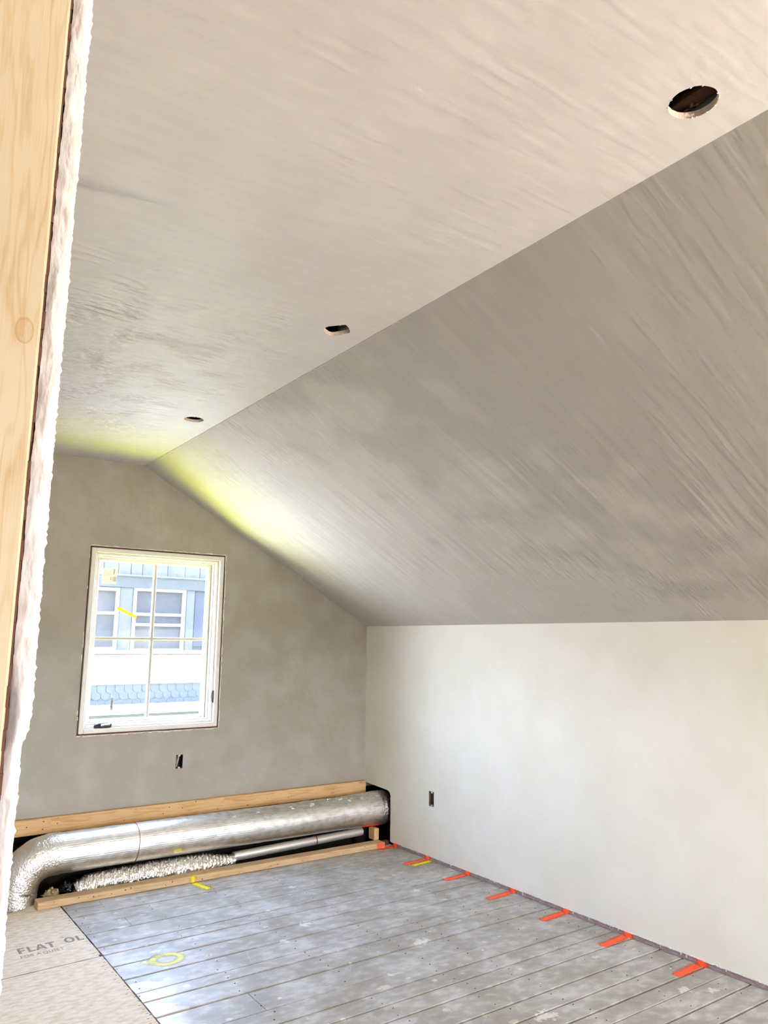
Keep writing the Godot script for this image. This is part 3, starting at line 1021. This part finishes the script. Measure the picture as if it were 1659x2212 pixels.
	box_to(pr, Vector3(0.0715, 0.060, 0.0005), Vector3(0.0745, 0.098, 0.0009), 0.0)
	box_to(pr, Vector3(0.0765, 0.068, 0.0005), Vector3(0.0785, 0.098, 0.0009), 0.0)
	box_to(pr, Vector3(0.054, 0.022, 0.0005), Vector3(0.057, 0.044, 0.0009), 0.0)
	for i in 7:
		box_to(pr, Vector3(0.008 + i * 0.006, 0.05 + 0.004 * (i % 3), 0.0005), Vector3(0.0088 + i * 0.006, 0.09, 0.0008), 0.0)
	put("print", done(pr), M.print, s)
	s = thing("yellow_tape", "slanted yellow adhesive strip stuck on the upper left pane", "sticker", Vector3(1.524, 1.647, -0.1115))
	put("strip", box(Vector3(-0.072, -0.0095, 0), Vector3(0.072, 0.0095, 0.0006), 0.0), M.yellow, s, Vector3.ZERO, Vector3(0, 0, -0.424))
	put("emblem", tube([Vector3(0.004, 0, 0.0004), Vector3(0.004, 0, 0.0009)], func(_t: float, _a: float) -> float: return 0.0065, 14, true), M.paper, s, Vector3.ZERO, Vector3(0, 0, -0.424))
	s = thing("small_tag", "small grey upright tag stuck low on the lower left pane", "sticker", Vector3(1.456, 1.008, -0.1115))
	put("paper", box(Vector3(0, 0, 0), Vector3(0.017, 0.078, 0.0006), 0.0), mat(Color(0.62, 0.62, 0.58), 0.8), s)
	put("dark_bar", box(Vector3(0.0045, 0.014, 0.0005), Vector3(0.0125, 0.064, 0.0009), 0.0), mat(Color(0.42, 0.42, 0.40), 0.8), s)

func build_partition() -> void:
	# the end of the partition wall close to the camera: a pine stud, then the sawn edge of the board and its plaster coat
	var x_edge := 0.0945
	var zf := 4.486
	var s := thing("wall_stud", "pale pine wall stud with a knot, filling the left edge close up", "lumber")
	put("timber", stud_mesh(x_edge, zf), near_wood(), s)
	var w := get_node("wall_left")
	# sawn plasterboard edge, uneven, as one column of small facets
	var nz := noise_of(FastNoiseLite.TYPE_SIMPLEX_SMOOTH, 9.0, 23, 4)
	var nf := noise_of(FastNoiseLite.TYPE_SIMPLEX_SMOOTH, 60.0, 24, 3)
	var st := begin()
	var n := 1300
	var prev := []
	for i in n + 1:
		var y := 2.648 * i / n
		var x0 := x_edge + 0.0022 + 0.0008 * nf.get_noise_2d(y, 3.0)
		var thick := 0.0145
		var lump := 0.0
		if y < 1.42:
			thick = 0.0140 - 0.0035 * smoothstep(1.42, 1.40, y)
		if y > 1.40 and y < 1.46:
			lump = 0.004 * sin(PI * (y - 1.40) / 0.06)
		var x1 := x_edge + 0.0022 + thick + 0.0007 * nz.get_noise_2d(y, 0.0) + 0.0020 * maxf(0.0, nf.get_noise_2d(y * 3.0, 9.0)) + 0.0007 * nf.get_noise_2d(y * 7.0, 5.0) + 0.5 * lump * 0.4
		var row := []
		for k in 9:
			var t := k / 8.0
			var bulge := 0.0022 * sin(PI * t) + 0.0006 * nz.get_noise_3d(y * 2.0, t * 0.6, 1.0) + lump * sin(PI * t)
			row.append(Vector3(lerpf(x0, x1, t), y, zf - 0.003 + bulge))
		row.append(Vector3(x1 + 0.0004, y, zf - 0.012))
		row.append(Vector3(x1 - 0.001, y, zf - 0.30))
		if i > 0:
			for k in row.size() - 1:
				fan(st, [prev[k], prev[k + 1], row[k + 1], row[k]], Vector3(0.3, 0, 1) if k < 8 else Vector3(1, 0, 0.1), 1, "", 1)
		prev = row
	put("board_edge", done(st), M.gypsum, w)
	# brown slivers paint the dark shadow gap behind the stud corner, rough as saw fibres
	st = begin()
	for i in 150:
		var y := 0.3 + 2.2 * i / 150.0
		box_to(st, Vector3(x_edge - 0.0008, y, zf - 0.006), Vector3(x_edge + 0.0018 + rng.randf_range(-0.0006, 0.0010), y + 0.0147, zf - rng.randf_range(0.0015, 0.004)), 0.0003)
	var fib := put("shadow_gap_fibre", done(st), M.rust_and_gap, w)
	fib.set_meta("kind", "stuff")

func near_wood() -> StandardMaterial3D:
	var t := ImageTexture.create_from_image(wood_image(256, 2048, 171, Color(0.99, 0.955, 0.885), Color(0.90, 0.78, 0.61), [Vector3(223, 903, 19)]))
	var m := mat(Color(0.77, 0.745, 0.695), 0.7)
	m.albedo_texture = t
	m.metallic_specular = 0.3
	return m

func stud_mesh(xe: float, zf: float) -> ArrayMesh:
	var st := begin()
	# face towards the camera carries the whole picture: 89 mm wide, the height from 0.4 to 2.65
	var x0 := xe - 0.089
	for c in [[x0, xe - 0.002, zf, zf], [xe - 0.002, xe, zf, zf - 0.002], [xe, xe, zf - 0.002, zf - 0.038], [x0, x0, zf - 0.038, zf], [x0, xe, zf - 0.038, zf - 0.038]]:
		var pts := [Vector3(c[0], 0.0, c[2]), Vector3(c[1], 0.0, c[3]), Vector3(c[1], CEIL, c[3]), Vector3(c[0], CEIL, c[2])]
		for j: int in [0, 2, 1, 0, 3, 2]:
			var p: Vector3 = pts[j]
			st.set_uv(Vector2((p.x - x0 + (zf - p.z) * 0.5) / 0.089, (2.1 - p.y) / 0.9))
			st.set_smooth_group(-1)
			st.add_vertex(p)
	return done(st)

func build_ducts() -> void:
	# main duct: foil-faced, from the hole in the floor up through an elbow and along the gable into the knee wall
	var d := thing("insulated_duct", "large round silver foil duct along the foot of the gable wall", "duct")
	var ax := Vector3(0, 0.236, 0.19)
	var nz := noise_of(FastNoiseLite.TYPE_SIMPLEX_SMOOTH, 3.0, 33, 4)
	var nw := noise_of(FastNoiseLite.TYPE_SIMPLEX_SMOOTH, 9.0, 34, 3)
	var straight := []
	for i in 131:
		straight.append(Vector3(1.09 + 2.36 * i / 130.0, ax.y + 0.002 * sin(i * 0.05), ax.z))
	put("sleeve", tube(straight, func(t: float, a: float) -> float:
		var r := 0.1125 + 0.0022 * nz.get_noise_3d(t * 9.0, cos(a), sin(a)) + 0.008 * smoothstep(0.80, 0.97, t)
		var wr := smoothstep(0.12, 0.0, t) + 0.7 * smoothstep(0.06, 0.0, absf(t - 0.50)) + 0.5 * smoothstep(0.05, 0.0, absf(t - 0.45))
		r += 0.0018 * wr * nw.get_noise_3d(t * 60.0, cos(a) * 0.6, sin(a) * 0.6)
		return r, 56), M.foil, d)
	# crimped end at the knee wall
	var crimp := []
	for i in 13:
		crimp.append(Vector3(3.375 + 0.006 * i, ax.y, ax.z))
	put("crimped_end", tube(crimp, func(t: float, a: float) -> float: return 0.122 + 0.004 * nw.get_noise_3d(t * 8.0, cos(a) * 1.4, sin(a) * 1.4) - 0.016 * smoothstep(0.5, 1.0, t), 40), M.crinkle, d)
	# elbow in four gores
	var el := []
	var bend := 0.17
	for i in 5:
		el.append(Vector3(1.14 - 0.01 * i, ax.y, ax.z))
	for i in 41:
		var a := PI / 2 * i / 40.0
		# gores: straight between five stations
		var st5 := 4.0 * i / 40.0
		var k := minf(floorf(st5), 3.0)
		var f := st5 - k
		var a0 := PI / 2 * k / 4.0
		var a1 := PI / 2 * (k + 1.0) / 4.0
		var p0 := Vector3(1.09 - bend * sin(a0), ax.y - bend * (1.0 - cos(a0)), ax.z)
		var p1 := Vector3(1.09 - bend * sin(a1), ax.y - bend * (1.0 - cos(a1)), ax.z)
		el.append(p0.lerp(p1, f))
	for i in range(1, 13):
		el.append(Vector3(1.09 - bend, ax.y - bend - 0.018 * i, ax.z + 0.001 * i))
	put("elbow", tube(el, func(t: float, a: float) -> float:
		return 0.1145 + 0.0022 * nw.get_noise_3d(t * 7.0, cos(a) * 1.2, sin(a) * 1.2) + 0.0016 * nw.get_noise_3d(t * 30.0, cos(a) * 0.5 + 7.0, sin(a) * 0.5), 56), M.crinkle, d)
	# seam taped round the duct, brown-red
	var ringp := []
	for i in 49:
		var a := TAU * i / 48.0
		ringp.append(Vector3(1.572 + 0.004 * sin(a * 2.0), ax.y + cos(a) * 0.1142, ax.z + sin(a) * 0.1142))
	put("seam_tape", tube(ringp, func(_t: float, _a: float) -> float: return 0.0021, 8), M.tape_red, d)
	# white dust and plaster drops on its back
	var st := begin()
	for i in 170:
		var x := rng.randf_range(1.9, 3.36)
		if rng.randf() < 0.45:
			x = rng.randf_range(2.75, 3.36)
		var a := rng.randf_range(-0.25, 0.75)
		var c := ax + Vector3(x, cos(a) * 0.1135, sin(a) * 0.1135)
		c.x = x
		var rad := pow(rng.randf(), 3.0) * 0.012 + 0.002
		if x > 3.0: c += Vector3(0, cos(a), sin(a)) * 0.0065 * smoothstep(2.98, 3.36, x)
		var up := Vector3(0, cos(a), sin(a))
		var sd := up.cross(Vector3.RIGHT)
		var pts := []
		for k in 8:
			var r := rad * rng.randf_range(0.6, 1.2)
			pts.append(c + (Vector3.RIGHT * cos(TAU * k / 8.0) * 1.4 + sd * sin(TAU * k / 8.0)) * r + up * 0.0030)
		fan(st, pts, up)
	var sp := put("plaster_spatter", done(st), M.dust, d)
	sp.set_meta("kind", "stuff")
	spray("paint_mark", [Vector3(1.80, ax.y - 0.06, ax.z + 0.0985), Vector3(1.84, ax.y - 0.058, ax.z + 0.0995)], 0.011, Vector3(0, -0.5, 0.86).normalized(), "yellow_spray", d, 0.6)
	spray("paint_mark", [Vector3(3.22, ax.y - 0.10, ax.z + 0.066), Vector3(3.36, ax.y - 0.105, ax.z + 0.068)], 0.012, Vector3(0, -0.84, 0.54).normalized(), "orange", d, 0.7)

	# crumpled flexible duct lying behind the front plate
	var fl := thing("flexible_duct", "crumpled silver flexible duct lying behind the front floor plate", "duct")
	var fp := []
	for i in 170:
		var t := i / 169.0
		fp.append(Vector3(1.235 + 0.99 * t, 0.040 + 0.012 * sin(t * 2.4) - 0.015 * smoothstep(0.12, 0.0, t), 0.222 - 0.008 * sin(t * 5.0)))
	put("sleeve", tube(fp, func(t: float, a: float) -> float:
		var base := 0.061 - 0.026 * smoothstep(0.75, 1.0, t) - 0.02 * smoothstep(0.08, 0.0, t)
		return base * (1.0 + 0.22 * nw.get_noise_3d(t * 22.0, cos(a) * 0.7, sin(a) * 0.7) + 0.10 * nw.get_noise_3d(t * 70.0, cos(a) * 0.5, sin(a) * 0.5) + 0.05 * sin(t * 260.0 + 3.0 * nz.get_noise_2d(t * 8.0, a))), 36), M.crinkle, fl)
	put("torn_end", torn_end(), M.crinkle, fl)
	# slim rigid pipe that continues towards the knee wall
	var pp := thing("foil_pipe", "thin straight silver pipe in the dark gap under the large duct", "pipe")
	var pts := []
	for i in 60:
		var t := i / 59.0
		pts.append(Vector3(2.233 + 1.03 * t, 0.060 + 0.022 * t, 0.20 - 0.02 * t))
	put("pipe", tube(pts, func(t: float, a: float) -> float: return 0.030 + 0.0015 * nw.get_noise_3d(t * 14.0, cos(a), sin(a)) - 0.002 * t + 0.0025 * smoothstep(0.02, 0.0, absf(t - 0.45)), 28, true), M.foil_plain, pp)
	put("coupling", tube([Vector3(2.86, 0.0745, 0.187), Vector3(2.868, 0.0746, 0.187)], func(_t: float, _a: float) -> float: return 0.0315, 24), M.tape_red, pp)

	# rubble beside the elbow
	var ins := thing("insulation_scrap", "torn tan insulation scrap between the elbow and crumpled duct", "insulation")
	put("batt", blob(Vector3(1.105, 0.015, 0.215), Vector3(0.042, 0.036, 0.045), 41), M.insulation, ins)
	var pl := thing("plastic_sheet", "dark crumpled plastic beside the end of the crumpled duct", "plastic sheet")
	put("sheet", blob(Vector3(1.186, 0.045, 0.215), Vector3(0.030, 0.040, 0.05), 43, 0.4), M.black_plastic, pl)
	var bd := thing("scrap_board", "pale board offcut with a drilled hole under the elbow", "lumber")
	put("offcut", box(Vector3(1.045, -0.045, 0.262), Vector3(1.16, -0.005, 0.288), 0.002), M.lumber_grey, bd)

func torn_end() -> ArrayMesh:
	var nw := noise_of(FastNoiseLite.TYPE_SIMPLEX_SMOOTH, 9.0, 39, 3)
	var pts := []
	for i in 16:
		pts.append(Vector3(1.225 + 0.08 * i / 15.0, 0.040 - 0.010 * (1.0 - i / 15.0), 0.226 + 0.01 * (1.0 - i / 15.0)))
	return tube(pts, func(t: float, a: float) -> float: return 0.052 * (0.75 + 0.35 * t) * (1.0 + 0.45 * nw.get_noise_3d(t * 1.2, cos(a) * 1.1, sin(a) * 1.1)), 30)

func blob(c: Vector3, r: Vector3, seed_: int, rough := 0.35) -> ArrayMesh:
	var nz := noise_of(FastNoiseLite.TYPE_SIMPLEX_SMOOTH, 0.9, seed_, 4)
	var st := begin()
	var nu := 28
	var nv := 16
	st.set_smooth_group(1)
	var at := func(u: int, v: int) -> Vector3:
		var a := TAU * (u % nu) / nu
		var b := PI * v / nv
		var d := Vector3(sin(b) * cos(a), cos(b), sin(b) * sin(a))
		return c + d * r * (1.0 + rough * nz.get_noise_3dv(d * 2.0) * 2.0)
	for v in nv:
		for u in nu:
			var q := [at.call(u, v), at.call(u + 1, v), at.call(u + 1, v + 1), at.call(u, v + 1)]
			fan(st, q, (q[0] + q[2]) / 2.0 - c, 1, "", 1)
	return done(st)

func build_lumber() -> void:
	var g := thing("ledger_board", "long pine board fixed along the gable wall above the duct", "lumber")
	put("timber", box(Vector3(0.12, 0.318, 0.001), Vector3(3.393, 0.409, 0.039), 0.003), M.lumber, g)
	dots(g, 0.0395, 0.325, 0.402, [0.98, 1.07, 1.0715, 1.072, 1.15, 1.152, 1.55, 1.62, 1.80, 1.84, 1.93, 2.02, 2.18, 2.40, 2.55, 2.72, 2.74, 2.95, 3.1, 3.33, 3.35], 5)
	var p := thing("floor_plate", "flat pine floor plate in front of the ducts with orange end", "lumber")
	put("timber", box(Vector3(1.004, 0.0, 0.291), Vector3(3.335, 0.038, 0.380), 0.003), M.lumber_grey, p)
	dots(p, 0.3805, 0.008, 0.032, [1.09, 1.22, 1.27, 1.30, 1.33, 1.40, 1.48, 1.51, 1.72, 1.76, 1.95, 2.2, 2.42, 2.47, 2.66, 2.98, 3.16], 9)
	spray("paint_mark", [Vector3(3.27, 0.02, 0.3805), Vector3(3.325, 0.02, 0.3805)], 0.016, Vector3.BACK, "orange", p, 0.6)
	spray("paint_mark", [Vector3(1.885, 0.034, 0.3805), Vector3(1.895, 0.006, 0.3805)], 0.014, Vector3.BACK, "yellow_spray", p, 0.8)
	var b := thing("block_stud", "short upright pine block on the right end of the floor plate", "lumber")
	put("timber", box(Vector3(3.298, 0.038, 0.222), Vector3(3.340, 0.117, 0.296), 0.003), M.lumber, b)
	var wdg := thing("wood_wedge", "small brown wood offcut by the knee wall opening corner", "lumber")
	put("timber", box(Vector3(3.338, 0.0, 0.30), Vector3(3.405, 0.032, 0.33), 0.003), M.old_wood, wdg, Vector3.ZERO)

# knots and old nail holes on the front face of a board
func dots(parent: Node3D, z: float, y0: float, y1: float, xs: Array, seed_: int) -> void:
	var r := RandomNumberGenerator.new()
	r.seed = seed_
	var st := begin()
	for x: float in xs:
		var c := Vector3(x, r.randf_range(y0, y1), z)
		var rad := r.randf_range(0.0022, 0.0045)
		var pts := []
		for k in 8:
			pts.append(c + Vector3(cos(TAU * k / 8.0) * rad, sin(TAU * k / 8.0) * rad, 0))
		fan(st, pts, Vector3.BACK)
		for k in 8:
			fan(st, [pts[k], pts[(k + 1) % 8], pts[(k + 1) % 8] - Vector3(0, 0, 0.002), pts[k] - Vector3(0, 0, 0.002)], pts[k] - c)
	var o := put("nail_holes", done(st), M.knot, parent)
	o.set_meta("kind", "stuff")

func build_outlets() -> void:
	var o := thing("outlet_box", "dark open outlet box with a cable in the gable wall", "outlet box", Vector3(1.905, 0.663, 0))
	put("box", open_box(Vector3(0.048, 0.088, 0.06)), M.box_blue, o)
	put("screw_tab", box(Vector3(-0.007, 0.034, -0.006), Vector3(0.007, 0.046, -0.001), 0.003), M.dust, o)
	put("screw_tab", box(Vector3(-0.007, -0.046, -0.006), Vector3(0.007, -0.034, -0.001), 0.003), M.dust, o)
	put("cable", tube([Vector3(-0.016, -0.036, -0.012), Vector3(-0.011, -0.01, -0.008), Vector3(-0.003, 0.018, -0.010), Vector3(0.002, 0.036, -0.016)], func(_t: float, _a: float) -> float: return 0.0032, 10, true), M.cable, o)
	put("cable", tube([Vector3(-0.020, -0.036, -0.020), Vector3(-0.016, -0.01, -0.018), Vector3(-0.009, 0.018, -0.018), Vector3(-0.003, 0.036, -0.022)], func(_t: float, _a: float) -> float: return 0.0022, 10, true), M.cable, o)
	var k := thing("outlet_box", "grey empty outlet box in the pale knee wall", "outlet box", Vector3(KNEE_X, 0.4035, 0.826))
	var bx := put("box", open_box(Vector3(0.056, 0.099, 0.05)), M.box_grey, k, Vector3.ZERO, Vector3(0, -PI / 2, 0))
	put("screw_tab", box(Vector3(0.002, 0.036, -0.006), Vector3(0.008, 0.050, 0.010), 0.002), M.dust, k)
	put("screw_tab", box(Vector3(0.002, -0.050, -0.008), Vector3(0.008, -0.038, 0.008), 0.002), M.dust, k)

# a five-sided box open towards +z, its mouth at z = 0
func open_box(s: Vector3) -> ArrayMesh:
	var st := begin()
	var h := s / 2.0
	var t := 0.002
	box_to(st, Vector3(-h.x, -h.y, -s.z), Vector3(-h.x + t, h.y, -0.001), 0.0005)
	box_to(st, Vector3(h.x - t, -h.y, -s.z), Vector3(h.x, h.y, -0.001), 0.0005)
	box_to(st, Vector3(-h.x + t, -h.y, -s.z), Vector3(h.x - t, -h.y + t, -0.001), 0.0005)
	box_to(st, Vector3(-h.x + t, h.y - t, -s.z), Vector3(h.x - t, h.y, -0.001), 0.0005)
	box_to(st, Vector3(-h.x + t, -h.y + t, -s.z), Vector3(h.x - t, h.y - t, -s.z + t), 0.0005)
	return done(st)

func build_ceiling_holes() -> void:
	var spots := [Vector2(1.392, 4.256), Vector2(1.409, 2.744), Vector2(1.408, 1.268)]
	var labels := ["nearest and largest-looking round light opening cut in the ceiling", "middle light opening with squared-off side cut in the ceiling", "farthest small round light opening above the window end"]
	for i in 3:
		var o := thing("light_opening", labels[i], "ceiling opening", Vector3(spots[i].x, CEIL, spots[i].y), "openings cut for ceiling lights")
		# raw edge of the board lining the hole
		var p := hole_outline(i)
		var st := begin()
		for k in p.size():
			var a := p[k] * 0.999
			var b := p[(k + 1) % p.size()] * 0.999
			fan(st, [Vector3(a.x, 0.0006, a.y), Vector3(b.x, 0.0006, b.y), Vector3(b.x, 0.0158, b.y), Vector3(a.x, 0.0158, a.y)], -Vector3(a.x + b.x, 0, a.y + b.y), 1, "", 1)
		put("cut_edge", done(st), M.raw, o)
		# torn paper round the rim
		st = begin()
		for k in p.size():
			if rng.randf() < 0.5:
				var a := p[k]
				var q := a.normalized() * 0.003
				box_to(st, Vector3(a.x - 0.002, -0.0012, a.y - 0.002), Vector3(a.x + 0.002, 0.001, a.y + 0.002), 0.0008)
		put("torn_paper", done(st), M.gypsum, o).set_meta("kind", "stuff")
		if i == 0:
			put("vapour_sheet", blob(Vector3(-0.035, 0.075, 0.02), Vector3(0.05, 0.03, 0.06), 47, 0.5), M.black_plastic, o)
			put("wood_chip", box(Vector3(0.012, 0.03, -0.07), Vector3(0.05, 0.045, 0.06), 0.003), M.old_wood, o)
			put("tuft", blob(Vector3(0.045, 0.05, -0.03), Vector3(0.02, 0.02, 0.03), 48), M.insulation_dark, o)
		elif i == 1:
			put("cable", tube([Vector3(-0.05, 0.028, 0.03), Vector3(-0.03, 0.026, 0.012), Vector3(-0.008, 0.030, 0.006)], func(_t: float, _a: float) -> float: return 0.004, 10, true), M.frame, o)
			put("cable", tube([Vector3(-0.03, 0.032, 0.05), Vector3(-0.022, 0.030, 0.03), Vector3(-0.004, 0.036, 0.02)], func(_t: float, _a: float) -> float: return 0.004, 10, true), M.frame, o)

func build_outside() -> void:
	var gr := setting("trim_2", "bare ground around the house", "ground")
	put("earth", box(Vector3(-40, -3.6, -40), Vector3(40, -3.3, 40), 0.0), M.earth, gr)
	var lw := thing("lawn", "sunlit yellow-green lawn strip below the gable window", "lawn")
	lw.set_meta("kind", "stuff")
	put("grass", box(Vector3(-8, -3.31, -3.5), Vector3(12, -3.25, -0.16), 0.0), M.lawn, lw)
	var gv := thing("added_bounce_yard", "added pale gravel ground bouncing light indoors beside the neighbouring house", "gravel")
	gv.set_meta("kind", "stuff")
	put("gravel", box(Vector3(-25, -3.31, -25.0), Vector3(0.6, -3.26, -3.5), 0.0), M.gravel, gv)  # unseen ground added pale to throw light on slope and knee wall
	put("grass", box(Vector3(-25, -3.31, -3.2), Vector3(-8, -3.255, -0.16), 0.0), M.lawn, lw)
	var pv := thing("added_bounce_path", "added pale path bouncing light indoors between the lawn and the neighbouring porch", "path")
	put("slab", box(Vector3(0.6, -3.32, -5.0), Vector3(12, -3.27, -3.5), 0.0), M.pale_bounce, pv)  # unseen slab added to bounce neutral light onto the plaster
	# our own outer walls below the attic floor
	var ow := setting("wall_outer", "outer walls of the storeys below", "wall")
	put("masonry", box(Vector3(-3.3, -3.35, -0.15), Vector3(4.9, -0.40, BACK_Z + 0.15), 0.0), M.trim_out, ow)

	# the neighbour's house seen through the glass
	var h := thing("neighbour_house", "pale blue neighbouring house with porch roof seen through the window", "house")
	var zf := -6.0
	put("wall", box(Vector3(1.3, -3.3, zf - 4.0), Vector3(10, 2.9, zf - 0.1), 0.0), M.siding, h)
	for i in 34:
		var x := 1.6 + 0.13 * i
		var y := 0.5
		put("clapboard", box(Vector3(1.3, 1.30 + 0.026 * i, zf - 0.11), Vector3(7.0, 1.325 + 0.026 * i, zf - 0.085 + 0.004 * (i % 2)), 0.003), M.siding, h)
	put("fascia", box(Vector3(1.3, 2.20, zf - 0.1), Vector3(9, 2.375, zf), 0.004), M.fascia, h)
	put("drip_edge", box(Vector3(1.3, 2.36, zf - 0.02), Vector3(9, 2.385, zf + 0.03), 0.004), M.shingle, h)
	var x := 1.6
	while x < 6.0:
		var bw := rng.randf_range(0.16, 0.30)
		var bd := put("gable_board", box(Vector3(x + 0.004, 2.385, zf - 0.08), Vector3(x + bw - 0.004, 3.6, zf - 0.01 + rng.randf_range(-0.006, 0.006)), 0.003), M.soffit, h)
		put("nail", tube([Vector3(x + bw * 0.5, 2.43, zf - 0.02), Vector3(x + bw * 0.5, 2.43, zf + 0.002)], func(_t: float, _a: float) -> float: return 0.010, 8, true), M.shingle, bd)
		x += bw
	# windows: [x0, x1, y0, y1, rails]
	for q in [[2.20, 3.115, 1.33, 2.17, [1.805]], [3.375, 4.105, 1.31, 2.185, [1.80, 1.65]]]:
		var wn := put("house_window", ring(q[0] - 0.03, q[2] - 0.03, q[1] + 0.03, q[3] + 0.02, 0.045, zf - 0.1, zf - 0.01, 0.004), M.trim_out, h)
		put("blind", box(Vector3(q[0], q[2], zf - 0.098), Vector3(q[1], q[3], zf - 0.075), 0.0), M.shade, wn)
		for ry: float in q[4]:
			put("rail", box(Vector3(q[0], ry, zf - 0.09), Vector3(q[1], ry + 0.042, zf - 0.03), 0.004), M.trim_out, wn)
	put("pilaster", box(Vector3(3.155, 1.30, zf - 0.1), Vector3(3.335, 2.20, zf - 0.03), 0.004), M.pilaster, h)
	put("pilaster", box(Vector3(4.15, 1.30, zf - 0.1), Vector3(4.275, 2.20, zf - 0.03), 0.004), M.pilaster, h)
	put("blue_panel", box(Vector3(4.29, 1.36, zf - 0.1), Vector3(5.2, 2.19, zf - 0.05), 0.004), M.blue_wall, h)
	put("sill", box(Vector3(1.3, 1.25, zf - 0.1), Vector3(7.0, 1.30, zf + 0.05), 0.004), M.trim_out, h)
	# porch roof, scalloped shingles below its edge, gutter
	var st := begin()
	var a := [Vector3(1.3, 1.27, zf - 0.1), Vector3(9, 1.27, zf - 0.1), Vector3(9, 0.915, -5.0), Vector3(1.3, 0.915, -5.0)]
	fan(st, a, Vector3(0, 1, 0.3))
	fan(st, [a[3], a[2], a[2] - Vector3(0, 0.03, 0), a[3] - Vector3(0, 0.03, 0)], Vector3.BACK)
	fan(st, [a[0] - Vector3(0, 0.06, 0), a[1] - Vector3(0, 0.06, 0), a[2] - Vector3(0, 0.03, 0), a[3] - Vector3(0, 0.03, 0)], Vector3.DOWN)
	put("porch_roof", done(st), M.porch, h)
	put("porch_wall", box(Vector3(1.3, 0.30, -5.12), Vector3(9, 0.885, -5.03), 0.0), M.blue_wall, h)
	var sh := shingle_mesh()
	for row in 3:
		for i in 19:
			put("shingle", sh, M.shingle, h, Vector3(2.25 + 0.115 * i + 0.0575 * (row % 2), 0.885 - 0.085 * row, -5.025 - 0.004 * row), Vector3(-0.04, 0, 0))
	put("frieze", box(Vector3(1.3, 0.545, -5.04), Vector3(9, 0.63, -4.99), 0.004), M.trim_out, h)
	put("gutter", box(Vector3(1.3, 0.51, -5.04), Vector3(9, 0.545, -4.92), 0.006), M.trim_out, h)
	put("added_bounce_skirt", box(Vector3(1.3, -3.3, -5.10), Vector3(9, 0.15, -5.04), 0.0), M.pale_bounce, h)  # unseen pale wall added below the porch as a light bounce
	put("porch_beam", box(Vector3(1.3, 0.15, -5.10), Vector3(9, 0.50, -5.0), 0.004), M.blue_wall, h)

func shingle_mesh() -> ArrayMesh:
	var st := begin()
	var pts := [Vector3(-0.054, 0.0, 0), Vector3(0.054, 0.0, 0)]
	for i in 9:
		var a := PI * i / 8.0
		pts.append(Vector3(cos(a) * 0.054, -0.065 - sin(a) * 0.045, 0.004))
	fan(st, pts, Vector3.BACK)
	for i in pts.size():
		var p: Vector3 = pts[i]
		var q: Vector3 = pts[(i + 1) % pts.size()]
		fan(st, [p, q, q - Vector3(0, 0, 0.012), p - Vector3(0, 0, 0.012)], (p + q) / 2.0 + Vector3(0, 0.05, 0))
	return done(st)
